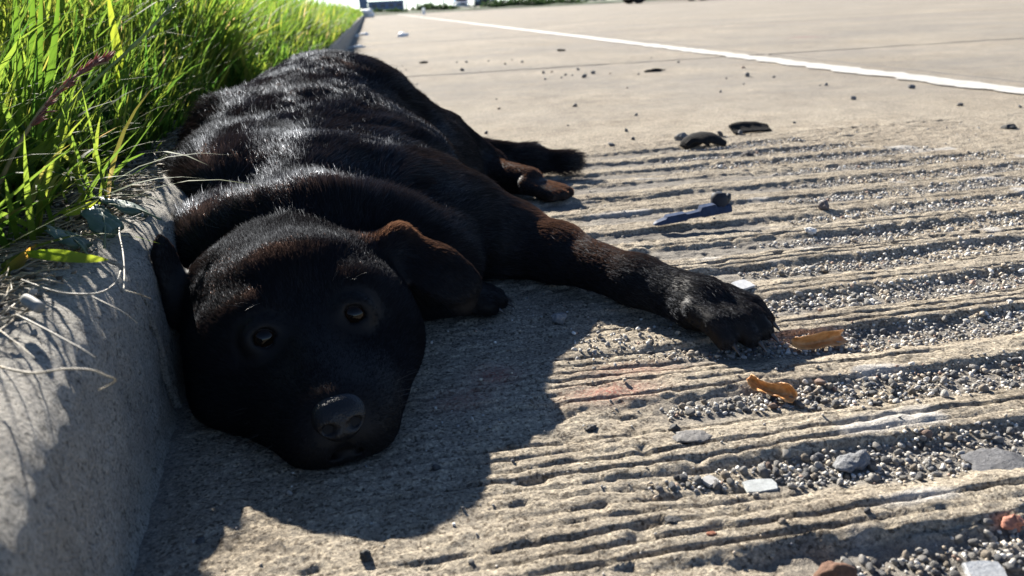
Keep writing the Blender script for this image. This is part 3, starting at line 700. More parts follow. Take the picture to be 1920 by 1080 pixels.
def blades(root, h, w, az, lean, curl, tone, nseg=4):
    """tapered bent strips; all arguments are arrays over blades"""
    n = len(h); s = np.linspace(0, 1, nseg + 1)
    d = np.stack([np.cos(az), np.sin(az), 0 * az], 1); side = np.stack([-np.sin(az), np.cos(az), 0 * az], 1)
    tw = (rng.random(n) - .5) * 1.6
    side = side * np.cos(tw)[:, None] + d * np.sin(tw)[:, None]
    verts = np.zeros((n, 2 * nseg + 1, 3)); p = root.copy(); th = lean.copy(); k = 0
    for j in range(nseg + 1):
        wj = w * (1 - s[j] ** 1.7) * (0.75 + 0.5 * min(s[j] * 3, 1) / 1.0) * .8
        if j < nseg:
            verts[:, 2 * j] = p - side * (wj / 2)[:, None]; verts[:, 2 * j + 1] = p + side * (wj / 2)[:, None]
            st = h / nseg
            p = p + st[:, None] * (d * np.sin(th)[:, None] + np.array([0, 0, 1]) * np.cos(th)[:, None]); th = th + curl / nseg
        else: verts[:, 2 * j] = p
    b = (np.arange(n) * (2 * nseg + 1))[:, None]
    quads = np.concatenate([b + np.array([[2 * j, 2 * j + 1, 2 * j + 3, 2 * j + 2]]) for j in range(nseg - 1)])
    tris = b + np.array([[2 * nseg - 2, 2 * nseg - 1, 2 * nseg]])
    cols = np.repeat(tone[:, None], 2 * nseg + 1, 1) + 0.10 * (1 - np.minimum(np.arange(2 * nseg + 1) // 2 / nseg * 3, 1))[None, :]
    return verts.reshape(-1, 3), quads, tris, np.clip(cols.ravel(), 0, 1)

def grass_field(n, y0, y1, depth, hmul, wmul, nseg, pw_y=1.0, edge=0.055):
    y = y0 * (y1 / y0) ** rng.random(n) if pw_y > 1 else y0 + (y1 - y0) * rng.random(n)
    d = edge + 0.05 * vnoise(y * 5, 0 * y, seed=90) + depth * rng.random(n) ** 1.25
    x = soil_edge(y) - d
    # tufts: pull blades towards scattered centres, leave bare gaps
    cs = 0.055
    cx, cy = np.floor(x / cs), np.floor(y / cs)
    jx = (_hash(cx.astype(np.int64), cy.astype(np.int64), 0 * cx.astype(np.int64), 91) * .5 + .5); jy = (_hash(cx.astype(np.int64), cy.astype(np.int64), 0 * cx.astype(np.int64) + 1, 92) * .5 + .5)
    pull = 0.55 * rng.random(n)
    x = lerp(x, (cx + jx) * cs, pull); y = lerp(y, (cy + jy) * cs, pull)
    keep = (soil_edge(y) - x > edge * 0.8) & (vnoise(x * 9, y * 9, seed=93) > -0.62)
    x, y = x[keep], y[keep]; n = len(x); d = soil_edge(y) - x
    h = (0.11 + 0.19 * sstep(0.02, 0.30, d + .1 * (y > 1.9))) * (0.55 + 0.75 * rng.random(n)) * hmul * (1 + 0.25 * vnoise(x * 6, y * 6, seed=94))
    w = (0.0030 + 0.0050 * rng.random(n) ** 1.5) * wmul * 1.25
    az = rng.random(n) * 2 * np.pi
    lean = 0.08 + 0.55 * rng.random(n) ** 1.5; curl = 0.15 + 1.5 * rng.random(n) ** 2
    az = np.where(rng.random(n) < .35 * (d < .15), rng.normal(-0.2, .6, n), az)
    tone = np.clip(0.42 + 0.26 * rng.normal(size=n) + 0.2 * vnoise(x * 4, y * 4, seed=95), 0, 0.9); tone = np.where(rng.random(n) < 0.014, 1.0, tone)
    return blades(np.stack([x, y, np.maximum(soil_h(x, y), .156) - 0.004], 1), h, w, az, lean, curl, tone, nseg)
parts = [grass_field(10000, 0.62, 2.3, 0.75, 1.05, 1.35, 5), grass_field(14000, 2.0, 5.5, 1.6, 1.0, 1.7, 4), grass_field(2600, 1.0, 3.0, 0.10, 0.5, 1.1, 4, edge=.03),
         grass_field(15000, 4.5, 16, 3.0, 1.0, 2.8, 3, 2, edge=-0.02), grass_field(13000, 14, 75, 9.0, 1.05, 7.0, 3, 2, edge=-0.06),
         grass_field(5000, 2.0, 14, 0.16, 0.75, 2.0, 4, 2, edge=-0.075)]
n = 190                                                    # ragged tuft at the near end of the bank
ty = rng.uniform(.60, .98, n); tx = soil_edge(ty) - rng.uniform(.0, .16, n)
parts.append(blades(np.stack([tx, ty, np.maximum(soil_h(tx, ty), .158) - .003], 1), rng.uniform(.07, .20, n), rng.uniform(.004, .009, n), np.where(rng.random(n) < .6, rng.normal(-.4, .9, n), rng.random(n) * 6.28), rng.uniform(.25, 1.1, n), rng.uniform(.1, 1.3, n), np.clip(.5 + .22 * rng.normal(size=n), 0, .93), 6))
vo = 0; VV, Q, T, CC = [], [], [], []
for v_, q_, t_, c_ in parts:
    VV.append(v_); Q.append(q_ + vo); T.append(t_ + vo); CC.append(c_); vo += len(v_)
me = mesh_np('grass', np.concatenate(VV), [np.concatenate(Q), np.concatenate(T)])
point_color(me, np.repeat(np.concatenate(CC)[:, None], 3, 1))
tag(link('grass', me, M_grass), 'long green grass growing on the bank behind the kerb', 'grass', kind='stuff')

# ------------------------------------------------------------------ pebbles and gravel
STONE_COLS = [(0.30, 0.285, 0.26), (0.20, 0.195, 0.19), (0.42, 0.40, 0.37), (0.10, 0.10, 0.105), (0.34, 0.29, 0.23), (0.55, 0.53, 0.49), (0.27, 0.19, 0.15), (0.15, 0.155, 0.165)]
STONE_P = np.array([.25, .17, .20, .07, .16, .09, .03, .05]); STONE_P /= STONE_P.sum()
def stone_shape(sub, seed, flat=0.7, rough=0.22, size=1.0):
    r_ = random.Random(seed); bm = bmesh.new(); bmesh.ops.create_icosphere(bm, subdivisions=sub, radius=1)
    vs = np.array([v.co[:] for v in bm.verts]); o = r_.random() * 50
    n1 = vnoise(vs[:, 0] * 1.1 + o, vs[:, 1] * 1.1 + o, vs[:, 2] * 1.1, seed=seed); n2 = vnoise(vs[:, 0] * 2.6 + o, vs[:, 1] * 2.6, vs[:, 2] * 2.6, seed=seed + 9)
    f = 1 + rough * 1.4 * n1 + rough * 0.7 * n2
    for _ in range(3):                                     # broken flat facets
        a = np.array([r_.gauss(0, 1) for _ in range(3)]); a /= np.linalg.norm(a); f = np.where(vs @ a * f > 0.72, 0.72 / np.maximum(vs @ a, .2), f)
    vs = vs * f[:, None] * np.array([1.0, 0.6 + 0.35 * r_.random(), flat * (0.75 + .4 * r_.random())]) * size
    for v, c in zip(bm.verts, vs): v.co = c
    fc = np.array([[v.index for v in f_.verts] for f_ in bm.faces]); bm.free(); return vs, fc
def stone_mat(name, col, rough=0.75):
    N = Nodes(name); t = N.tex(260, 5, 0.7).outputs[0]; oi = N.n('ShaderNodeObjectInfo')
    c = N.ramp(t, [(0.3, tuple(x * .6 for x in col)), (0.55, col), (0.75, tuple(min(.8, x * 1.35) for x in col))])
    hs = N.n('ShaderNodeHueSaturation'); mr = N.n('ShaderNodeMapRange'); N.l(oi.outputs['Random'], mr.inputs[0]); mr.inputs[3].default_value = 0.85; mr.inputs[4].default_value = 1.4
    N.l(c, hs.inputs['Color']); N.l(mr.outputs[0], hs.inputs['Value'])
    N.set(Base_Color=hs.outputs[0], Roughness=rough, Normal=N.bump(N.tex(700, 3, .7).outputs[0], .6, .001, N.bump(t, 0.8, 0.003))); N.b.inputs['Specular IOR Level'].default_value = 0.3
    return N.m
M_st = [stone_mat('stone_%s' % n, c) for n, c in zip(['grey', 'mid', 'pale', 'dark', 'tan', 'white', 'brown', 'slate'], STONE_COLS)]

def scatter_positions(n):
    """points on the groove floors, denser towards the far end of each groove"""
    k = rng.choice(GN, n, p=(lambda w: w / w.sum())(np.array([1.0, 1.6, 1.6, 1.5, 1.3, 1.1, .8, .7, .6, .5, .5, .45, .4, .5, .5])))
    start = np.array([.24, .26, .17, .22, .26, .34, .44, .52, .62, .66, .72, .75, .60, .62, .70])[k]
    x = start + (1.45 - start) * rng.random(n) ** 1.25
    keep = rng.random(n) < sstep(0, 0.10, x - start) * 0.8 + 0.2
    w = 0.20 * sstep(-.02, .25, x - start) + .05
    ss = 0.02 + w * (rng.random(n) - .5) * 2 + 0.03 * rng.normal(size=n)
    y = GY0 + GDY * (k + ss) - 0.007 * vnoise(x * 5, (GY0 + k * GDY) * 3, seed=3)
    keep &= (x < g_right[k] - .05) & (y > 0.29)
    for (u, v, r_) in [(1850, 1050, .016), (1425, 896, .016), (1882, 858, .024), (1300, 818, .016), (1565, 1062, .015), (1600, 850, .014)]:
        cx_, cy_ = gnd(u, v); keep &= (x - cx_) ** 2 + (y - cy_) ** 2 > r_ * r_
    return x[keep], y[keep]
gx, gy = scatter_positions(34000)
ex = np.concatenate([0.225 + 0.035 * rng.normal(size=170), rng.uniform(0.0, 1.5, 700), rng.uniform(-0.17, 0.45, 260)]); ey = np.concatenate([0.715 + 0.025 * rng.normal(size=170), rng.uniform(0.32, 1.9, 700), rng.uniform(.36, .95, 260)])
gx = np.concatenate([gx, ex]); gy = np.concatenate([gy, ey])
gr = np.clip(np.exp(rng.normal(-6.36, 0.42, len(gx))), 0.0009, 0.0050); gr[-960:] *= 0.8
gd = np.hypot(np.hypot(gx, gy), CAM_H)
inview = np.abs(gx * CM[0, 0] + gy * CM[1, 0] - CAM_H * CM[2, 0]) < 0.68 * (gx * CM[0, 2] + gy * CM[1, 2] - CAM_H * CM[2, 2])
# keep stones from sitting inside one another: drop overlaps on a coarse grid, larger ones first
order = np.argsort(-gr); cellsz = 0.006; occ = {}; keepi = []
for i in order:
    cx_, cy_ = int(gx[i] / cellsz), int(gy[i] / cellsz); ok = True
    for a in (-1, 0, 1):
        for b in (-1, 0, 1):
            for j in occ.get((cx_ + a, cy_ + b), ()):
                if (gx[i] - gx[j]) ** 2 + (gy[i] - gy[j]) ** 2 < (0.66 * (gr[i] + gr[j])) ** 2: ok = False
    if ok: occ.setdefault((cx_, cy_), []).append(i); keepi.append(i)
keepi = np.array(keepi); gx, gy, gr, gd, inview = gx[keepi], gy[keepi], gr[keepi], gd[keepi], inview[keepi]
gz = ground_h(gx, gy)
app = gr / gd * inview
big = np.argsort(-app)[:215]; small = np.setdiff1d(np.arange(len(gx)), big)
var_big = [bm_mesh_ for bm_mesh_ in (mesh_np('pebble', *stone_shape(2, 200 + i, rough=.36)) for i in range(8))]
pebble_meshes = {}
def pebble(x, y, z, r, label, group, ci=None, shape=None):
    ci = int(rng.choice(8, p=STONE_P)) if ci is None else ci; sh = int(rng.integers(8)) if shape is None else shape
    if (ci, sh) not in pebble_meshes:
        m_ = var_big[sh].copy(); m_.materials.clear(); m_.materials.append(M_st[ci]); pebble_meshes[(ci, sh)] = m_
    o = link('pebble', pebble_meshes[(ci, sh)]); o.scale = (r, r, r); o.location = (x, y, z + r * 0.42); o.rotation_euler = (rng.normal() * .35, rng.normal() * .35, rng.random() * 6.28)
    return tag(o, label, 'pebble', group)
TONE = ['light grey', 'mid grey', 'pale grey', 'black', 'tan', 'whitish', 'brown', 'slate blue']
SPOT = ['in the frontmost groove that holds the pale tile chip', 'in the groove that holds the thin white chip', 'in the groove that holds the small twisted peel', 'in the groove that holds the larger peel by the forepaw', 'in the first groove beyond the larger peel', 'in the second groove beyond the larger peel']
for i in big:
    ci = int(rng.choice(8, p=STONE_P)); kk = int(np.clip(np.round((gy[i] - GY0) / GDY) - 1, 0, 9))
    spot = 'on the patch of grit before the forearm of the dog' if gx[i] < .30 and gy[i] > .66 else (SPOT[kk] if kk < 6 else 'in a far groove past the forearm of the dog')
    pebble(gx[i], gy[i], gz[i], gr[i], TONE[ci] + ' pebble ' + spot, 'loose pebbles in the milled grooves', ci)
base = [stone_shape(1, 300 + i, rough=.42) for i in range(6)] + [stone_shape(2, 320 + i, rough=.34) for i in range(4)]
VV, FF, CC = [], [], []; vo = 0
for i in small:
    v_, f_ = base[rng.integers(6)] if app[i] < 0.0034 else base[6 + rng.integers(4)]
    a = rng.random() * 6.28; ca, sa = math.cos(a), math.sin(a); t_ = rng.normal() * .4; ct, st = math.cos(t_), math.sin(t_)
    M3 = np.array([[ca, -sa, 0], [sa, ca, 0], [0, 0, 1]]) @ np.array([[ct, 0, st], [0, 1, 0], [-st, 0, ct]])
    VV.append(v_ @ M3.T * gr[i] + (gx[i], gy[i], gz[i] + gr[i] * (0.2 + .5 * rng.random()))); FF.append(f_ + vo); vo += len(v_)
    CC.append(np.tile(np.array(STONE_COLS[rng.choice(8, p=STONE_P)]) * (0.95 + 0.65 * rng.random()), (len(v_), 1)))
me = mesh_np('gravel', np.concatenate(VV), np.concatenate(FF)); point_color(me, np.concatenate(CC))
N = Nodes('gravel_stone'); at = N.n('ShaderNodeAttribute', attribute_name='Col'); t = N.tex(500, 4, .7).outputs[0]
N.set(Base_Color=N.mix(0.7, at.outputs['Color'], N.ramp(t, [(0.3, (.55, .55, .55)), (.7, (1.35, 1.35, 1.33))]), 'MULTIPLY'), Roughness=0.8, Normal=N.bump(t, .4, .001)); N.b.inputs['Specular IOR Level'].default_value = 0.25
tag(link('gravel', me, N.m), 'fine gravel filling the milled grooves', 'gravel', kind='stuff')
# dark crumbs on the smooth slab beyond the grooves
far_x = rng.uniform(0.15, 2.6, 78); far_y = 1.8 + 3.4 * rng.random(78) ** 1.3
for x, y in zip(far_x, far_y):
    if x > 1.85: continue
    pebble(x, y, float(ground_h(np.array([x]), np.array([y]))[0]), float(np.clip(np.exp(rng.normal(-5.0, .4)), .004, .013)), 'small dark crumb of stone scattered on the smooth slab beyond the grooves', 'dark crumbs on the smooth slab', ci=int(rng.choice([1, 3, 7, 3, 6])))

# named stones and chips
def zg(x, y): return float(ground_h(np.array([x]), np.array([y]))[0])
def stone(name, x, y, r, col, label, cat='stone', flat=.6, rough=.25, seed=1, rot=0.0, sub=4, dz=0.35, sx=1.0, z=None):
    v_, f_ = stone_shape(sub, seed, flat, rough)
    v_ = v_ * np.array([sx, 1, 1]) * r
    n_ = vnoise(v_[:, 0] / r * 6, v_[:, 1] / r * 6, v_[:, 2] / r * 6, seed=seed + 3); n3 = vnoise(v_[:, 0] / r * 2.2 + 5, v_[:, 1] / r * 2.2, v_[:, 2] / r * 2.2, seed=seed + 5); v_ = v_ * (1 + 0.07 * n_[:, None] + 0.16 * n3[:, None])
    o = link(name, mesh_np(name, v_, f_), stone_mat(name + '_mat', col)); o.location = (x, y, (zg(x, y) if z is None else z) + r * flat * dz); o.rotation_euler = (0, 0, rot)
    return tag(o, label, cat)
x, y = gnd(1602, 856); stone('stone', x, y, .0125, (.22, .225, .235), 'jagged blue grey stone with a dark shaded side, largest rock in the gravel', seed=431, flat=.62, rough=.32, rot=.3, sx=1.15)
x, y = gnd(1568, 1066); stone('stone', x, y, .0110, (.13, .07, .045), 'rusty brown blocky stone at the bottom edge of the gravel', seed=402, flat=.8, rough=.12, rot=-.2, sx=1.2)
x, y = gnd(1882, 858); stone('asphalt_chunk', x, y, .021, (.12, .12, .125), 'flat dark grey asphalt lump sunk in gravel at the right edge', 'asphalt lump', flat=.22, dz=.1, seed=403, sx=1.25)
x, y = gnd(1300, 818); stone('asphalt_chunk', x, y, .013, (.13, .125, .12), 'flat dark asphalt scab stuck on the ridge below the twisted peel', 'asphalt lump', flat=.22, dz=.1, seed=404, sx=1.2)
x, y = gnd(1268, 800); stone('stone', x, y, .0052, (.06, .06, .06), 'tiny black stone below the small peel, left of the asphalt scab', seed=405, flat=.8)
x, y = gnd(1262, 972); stone('stone', x, y, .0052, (.05, .05, .052), 'small black stone alone on the tined concrete near the front', seed=406, flat=.7, sx=1.4)
x, y = gnd(688, 1048); stone('stone', x, y, .0042, (.05, .05, .05), 'black crumb of stone lying in front of the dog shadow', seed=407, flat=.9)
x, y = gnd(1108, 797); stone('stone', x, y, .0040, (.07, .065, .06), 'little dark stone at the edge of the dog shadow', seed=408, flat=.7, sx=1.3)
x, y = gnd(1333, 998); stone('stone', x, y, .0035, (.34, .13, .07), 'tiny reddish orange stone on the tined concrete', seed=409, flat=.5)
x, y = gnd(1050, 600); stone('stone', x, y, .0085, (.26, .255, .25), 'grey stone in shade behind the forearm of the dog', seed=410, flat=.9)
x, y = gnd(1545, 390); stone('stone', x, y, .0095, (.14, .12, .115), 'round dark stone in a groove right of the blue plastic', seed=411, flat=.85)
x, y = gnd(1518, 436); stone('stone', x, y, .008, (.50, .49, .47), 'whitish pebble lying alone beyond the forepaw', seed=412, flat=.8)
x, y = gnd(1905, 970); stone('stone', x, y, .008, (.36, .16, .11), 'pinkish red pebble behind the white tile chip', seed=413, flat=.8)
x, y = gnd(1888, 240); stone('stone', x, y, .016, (.06, .058, .055), 'lumpy dark stone on the slab under the white line', seed=414, flat=.6)
x, y = gnd(1400, 292); stone('stone', x, y, .013, (.08, .07, .065), 'dark round stone in the far groove below the rubber scrap', seed=415, flat=.85)
x, y = gnd(1560, 625); stone('stone', x, y - .012, .007, (.40, .33, .25), 'tan stone beside the larger orange peel', seed=416, flat=.8)

def chip(u, v, wx, wy, th, col, label, rot=0.0, tilt=(0, 0), seed=0, name='chip', cat='chip'):
    """thin broken plate with uneven outline"""
    r_ = random.Random(seed); bm = bmesh.new(); pts = []
    for (a, b) in [(-1, -1), (-.3, -1.05), (.4, -.92), (1, -.95), (1.05, 0), (.95, .9), (.2, 1.02), (-.5, .93), (-1, .85), (-.92, 0)]:
        pts.append((a * wx / 2 * (1 + r_.uniform(-.06, .06)), b * wy / 2 * (1 + r_.uniform(-.06, .06))))
    top = [bm.verts.new((p[0], p[1], th)) for p in pts]; bot = [bm.verts.new((p[0] * 1.02, p[1] * 1.02, 0)) for p in pts]
    bm.faces.new(top); bm.faces.new(bot[::-1])
    for i in range(len(pts)): j = (i + 1) % len(pts); bm.faces.new((bot[i], bot[j], top[j], top[i]))
    bmesh.ops.bevel(bm, geom=[e for e in bm.edges if e.calc_length() > 0], offset=th * .22, segments=2, affect='EDGES')
    x, y = gnd(u, v); o = link(name, bm_mesh(name, bm, False), plain(name + '_mat', col, .55, .22, 220, .5, .0008))
    o.location = (x, y, zg(x, y) + .002); o.rotation_euler = (tilt[0], tilt[1], rot); return tag(o, label, cat)
chip(1850, 1050, .0235, .0150, .0042, (.48, .49, .49), 'pale rectangular tile chip lying on gravel in the front corner', -.12, (.25, .06), 3)
chip(1425, 896, .0250, .0130, .0022, (.42, .435, .42), 'thin white flat chip half buried in gravel', .0, (.10, .05), 5)
chip(1392, 538, .024, .020, .0025, (.50, .50, .50), 'grey white flat flake behind the forepaw', .3, (.15, 0), 6)
chip(1330, 892, .012, .010, .003, (.42, .41, .39), 'small grey flake left of the thin white chip', .5, (.12, .1), 8)

# ------------------------------------------------------------------ litter on the road
def tube_bm(bm, pts, rad, seg=8, squash=1.0):
    pts = [Vector(p) for p in pts]; rings = []
    for i, p in enumerate(pts):
        d = (pts[min(i + 1, len(pts) - 1)] - pts[max(i - 1, 0)]).normalized(); a = d.cross(Vector((0, 0, 1)))
        a = a.normalized() if a.length > 1e-4 else Vector((1, 0, 0)); b = a.cross(d).normalized()
        r = rad[i] if hasattr(rad, '__len__') else rad
        rings.append([bm.verts.new(p + a * r * math.cos(2 * math.pi * j / seg) + b * r * squash * math.sin(2 * math.pi * j / seg)) for j in range(seg)])
    for i in range(len(rings) - 1):
        for j in range(seg): bm.faces.new((rings[i][j], rings[i][(j + 1) % seg], rings[i + 1][(j + 1) % seg], rings[i + 1][j]))
    bm.faces.new(rings[0][::-1]); bm.faces.new(rings[-1])
def smooth_path(pts, n=24):
    P = np.array(pts, float); t = np.linspace(0, len(P) - 1, n); i = np.clip(np.floor(t).astype(int), 0, len(P) - 2); f = (t - i)[:, None]
    p0 = P[np.clip(i - 1, 0, None)]; p1 = P[i]; p2 = P[i + 1]; p3 = P[np.clip(i + 2, None, len(P) - 1)]
    return 0.5 * (2 * p1 + (p2 - p0) * f + (2 * p0 - 5 * p1 + 4 * p2 - p3) * f ** 2 + (3 * p1 - p0 - 3 * p2 + p3) * f ** 3)
def strip_twist(path, width, thick, twist, cup=0.0, n=30, m_=7):
    """a twisted, cupped dried strip with real thickness"""
    P = smooth_path(path, n); W_ = np.interp(np.linspace(0, 1, n), np.linspace(0, 1, len(width)), width); TW = np.interp(np.linspace(0, 1, n), np.linspace(0, 1, len(twist)), twist)
    bm = bmesh.new(); grid = []
    for i in range(n):
        d = P[min(i + 1, n - 1)] - P[max(i - 1, 0)]; d /= np.linalg.norm(d); a = np.cross([0, 0, 1], d); a /= np.linalg.norm(a) + 1e-9; b = np.cross(d, a)
        c, s_ = math.cos(TW[i]), math.sin(TW[i]); aa = a * c + b * s_; bb = -a * s_ + b * c
        grid.append([bm.verts.new(P[i] + aa * W_[i] * q / 2 + bb * cup * W_[i] * (q * q - .4) + bb * .0005 * math.sin(i * 1.7 + q * 3)) for q in np.linspace(-1, 1, m_)])
    for i in range(n - 1):
        for j in range(m_ - 1): bm.faces.new((grid[i][j], grid[i][j + 1], grid[i + 1][j + 1], grid[i + 1][j]))
    return bm
def peel_mat(name):
    N = Nodes(name); t = N.tex(120, 5, .65).outputs[0]
    N.set(Base_Color=N.ramp(t, [(.3, (.42, .17, .04)), (.55, (.64, .31, .11)), (.8, (.74, .45, .21))]), Roughness=.5, Normal=N.bump(N.tex(420, 4).outputs[0], .5, .0012))
    return N.m
M_peel = peel_mat('dried_peel')
def peel(u, v, path, width, twist, label, rot=0.0):
    x, y = gnd(u, v); bm = strip_twist(path, width, .001, twist, cup=.75)
    o = link('peel', bm_mesh('peel', bm), M_peel); so = o.modifiers.new('thickness', 'SOLIDIFY'); so.thickness = .0018; sb = o.modifiers.new('smooth', 'SUBSURF'); sb.levels = sb.render_levels = 1
    o.location = (x, y, zg(x, y) + .003); o.rotation_euler = (0, 0, rot); return tag(o, label, 'peel')
peel(1537, 636, [(-.030, .002, .010), (-.024, 0, .006), (-.010, 0, .004), (.004, 0, .005), (.016, .001, .006), (.027, .002, .008)], [.010, .015, .017, .018, .018, .014], [1.2, 1.1, .95, .8, 1.15, 1.25], 'curled dried orange peel beside the tip of the forepaw')
peel(1452, 738, [(-.015, .021, .012), (-.010, .014, .008), (-.004, .006, .006), (.004, -.002, .005), (.010, -.008, .006), (.014, -.013, .005)], [.008, .013, .011, .016, .018, .012], [.7, 1.2, .9, .6, 1.0, 1.3], 'small twisted dried orange peel lying in gravel below the forepaw')

# blue plastic bar
bx, by = gnd(1225, 425); ex_, ey_ = gnd(1368, 412)
L0 = Vector((bx, by, zg(bx, by) + .003)); L1 = Vector((ex_, ey_, zg(ex_, ey_) + .016)); dv = (L1 - L0); ln_ = dv.length
N = Nodes('blue_plastic'); t = N.tex(90, 5, .7).outputs[0]
N.set(Base_Color=N.ramp(t, [(.3, (.012, .022, .050)), (.6, (.022, .042, .095)), (.85, (.06, .08, .12))]), Roughness=N.ramp(t, [(.3, (.5, .5, .5)), (.7, (.75, .75, .75))])); N.b.inputs['Specular IOR Level'].default_value = .15; M_blue = N.m
bar = bpy.data.objects.new('plastic_bar', None); C.objects.link(bar); bar.location = L0
tag(bar, 'broken dark blue plastic bar with a stubby knob lying across the grooves', 'plastic bar')
ang = math.atan2(dv.y, dv.x); pit = math.atan2(dv.z, math.hypot(dv.x, dv.y)); bar.rotation_euler = (0, -pit, ang)
bm = bmesh.new(); secs = []
for s_, hw, h0, h1 in [(0, .0035, 0, .0015), (.04, .007, 0, .0035), (.16, .0085, .0, .006), (.17, .0085, .0, .0085), (.40, .0085, 0, .0085), (.43, .0075, .001, .0065), (.60, .0075, .001, .0075), (.62, .0088, 0, .0120), (.80, .0088, 0, .0120), (.82, .0085, 0, .0085), (1.0, .0085, 0, .0080)]:
    secs.append([bm.verts.new((s_ * ln_, -hw, h0)), bm.verts.new((s_ * ln_, hw, h0)), bm.verts.new((s_ * ln_, hw * .8, h1)), bm.verts.new((s_ * ln_, -hw * .8, h1))])
for a, b in zip(secs, secs[1:]):
    for j in range(4): bm.faces.new((a[j], a[(j + 1) % 4], b[(j + 1) % 4], b[j]))
bm.faces.new(secs[0][::-1]); bm.faces.new(secs[-1]); bmesh.ops.bevel(bm, geom=bm.edges[:], offset=.0007, segments=2, affect='EDGES')
link('bar_body', bm_mesh('bar_body', bm, False), M_blue, bar).scale = (1, 1.15, 1.35)
bm = bmesh.new(); tube_bm(bm, [(ln_ * .87, .004, .006), (ln_ * .88, .005, .012), (ln_ * .885, .006, .022), (ln_ * .89, .007, .029), (ln_ * .892, .007, .031)], [.013, .0135, .0135, .0115, .006], 14, .8)
link('knob', bm_mesh('knob', bm), plain('dark_plastic', (.022, .026, .036), .6, .2, 80, spec=.15), bar)
bm = bmesh.new(); tube_bm(bm, [(ln_ * .95, .008, .010), (ln_ * 1.02, .012, .018), (ln_ * 1.05, .014, .023)], [.006, .0055, .003], 8)
link('broken_tab', bm_mesh('broken_tab', bm), plain('dark_plastic_tab', (.02, .022, .028), .5, .2, 80), bar)

# rubber scrap and flat shard
M_rub = plain('tyre_rubber', (.018, .017, .016), .9, .35, 90, .8, .004, spec=.12)
x, y = gnd(1318, 272); sc = bpy.data.objects.new('rubber_scrap', None); C.objects.link(sc); sc.location = (x, y, zg(x, y)); tag(sc, 'arched black rubber scrap with a pale torn gap underneath, at the top groove', 'rubber scrap')
bm = strip_twist([(-.055, -.01, .003), (-.030, 0, .015), (0, .006, .023), (.030, .004, .018), (.058, -.004, .003)], [.020, .045, .055, .05, .026], .004, [.5, .35, .3, .4, .3], cup=-.1, n=26)
o = link('arched_piece', bm_mesh('arched_piece', bm), M_rub, sc); so = o.modifiers.new('thickness', 'SOLIDIFY'); so.thickness = .0035
bm = strip_twist([(-.052, -.020, .006), (-.030, -.012, .014), (-.006, -.018, .010), (.006, -.02, .003)], [.012, .016, .014, .008], .003, [.9, .6, .5, .8], cup=.2, n=16)
o = link('torn_flap', bm_mesh('torn_flap', bm), M_rub, sc); so = o.modifiers.new('thickness', 'SOLIDIFY'); so.thickness = .005
x, y = gnd(1288, 262); stone('stone', x - .01, y + .01, .019, (.16, .16, .155), 'rounded grey stone against the left end of the rubber scrap', seed=420, flat=.75)
x, y = gnd(1406, 247); bm = strip_twist([(-.050, 0, .004), (-.02, .002, .008), (.02, 0, .007), (.052, -.002, .003)], [.040, .050, .048, .034], .004, [.45, .42, .38, .30], cup=.05, n=16)
o = link('rubber_shard', bm_mesh('rubber_shard', bm), M_rub); so = o.modifiers.new('thickness', 'SOLIDIFY'); so.thickness = .004; o.location = (x, y, zg(x, y) + .003); tag(o, 'flat dark rubber shard lying on the slab just beyond the arched scrap', 'rubber shard')

# pale litter along the far gutter
M_paper = plain('paper', (.80, .80, .80), .6, .06, 40)
def crumple(u, v, r, label, seed, name='paper_scrap', cat='litter', sx=1.6):
    x, y = gnd(u, v); v_, f_ = stone_shape(3, seed, .55, .5); n_ = vnoise(v_[:, 0] * 4, v_[:, 1] * 4, v_[:, 2] * 4, seed=seed); v_ = v_ * (1 + .25 * n_[:, None]) * np.array([sx, 1, 1]) * r
    o = link(name, mesh_np(name, v_, f_, False), M_paper); o.location = (x, y, zg(x, y) + r * .35); return tag(o, label, cat)
crumple(755, 69, .055, 'white crumpled litter lying on the far shoulder slab', 501)
crumple(672, 90, .036, 'bright white litter strip just beyond the rump of the dog', 502, sx=2.4)
crumple(684, 66, .05, 'white litter against the kerb, second past the rump', 503, sx=1.1)
crumple(669, 69, .04, 'dull cream litter scrap closest in to the kerb face', 504, sx=1.0)
crumple(690, 33, .35, 'large pale plastic litter by the end of the grass', 505, sx=1.1)
crumple(1050, 96, .0001 + .018, 'small dark scrap on the shoulder below the white line', 506, sx=1.6).data.materials[0] = M_rub
crumple(795, 119, .017, 'small dark scrap on the slab beside the back of the dog', 507, sx=1.8).data.materials[0] = M_rub
crumple(1228, 135, .015, 'thin dark sliver on the slab short of the white line', 508, sx=3.2).data.materials[0] = M_rub

# ------------------------------------------------------------------ strip between grass and kerb: crumbs, straw, stems, leaves
n = 4200
cy_ = rng.uniform(.35, 1.7, n); cd = rng.normal(.01, .034, n); cx_ = soil_edge(cy_) - cd
cz_ = np.maximum(soil_h(cx_, cy_) * (cd > -.03), .158 * (cd <= .01)); cr_ = np.clip(np.exp(rng.normal(-6.3, .5, n)), .0007, .0042)
VV, FF, CC = [], [], []; vo = 0
for i in range(n):
    if cx_[i] > x_foot(cy_[i]) - .035: continue
    v_, f_ = base[rng.integers(6)]; a = rng.random() * 6.28; ca, sa = math.cos(a), math.sin(a)
    VV.append(v_ @ np.array([[ca, sa, 0], [-sa, ca, 0], [0, 0, 1]]) * cr_[i] + (cx_[i], cy_[i], cz_[i] + cr_[i] * .3)); FF.append(f_ + vo); vo += len(v_)
    CC.append(np.tile(np.array([(.30, .26, .20), (.14, .115, .085), (.40, .36, .30), (.07, .055, .04), (.22, .19, .15)][rng.integers(5)]), (len(v_), 1)))
me = mesh_np('soil_crumbs', np.concatenate(VV), np.concatenate(FF), False); point_color(me, np.concatenate(CC)); me.materials.append(bpy.data.materials['gravel_stone'])
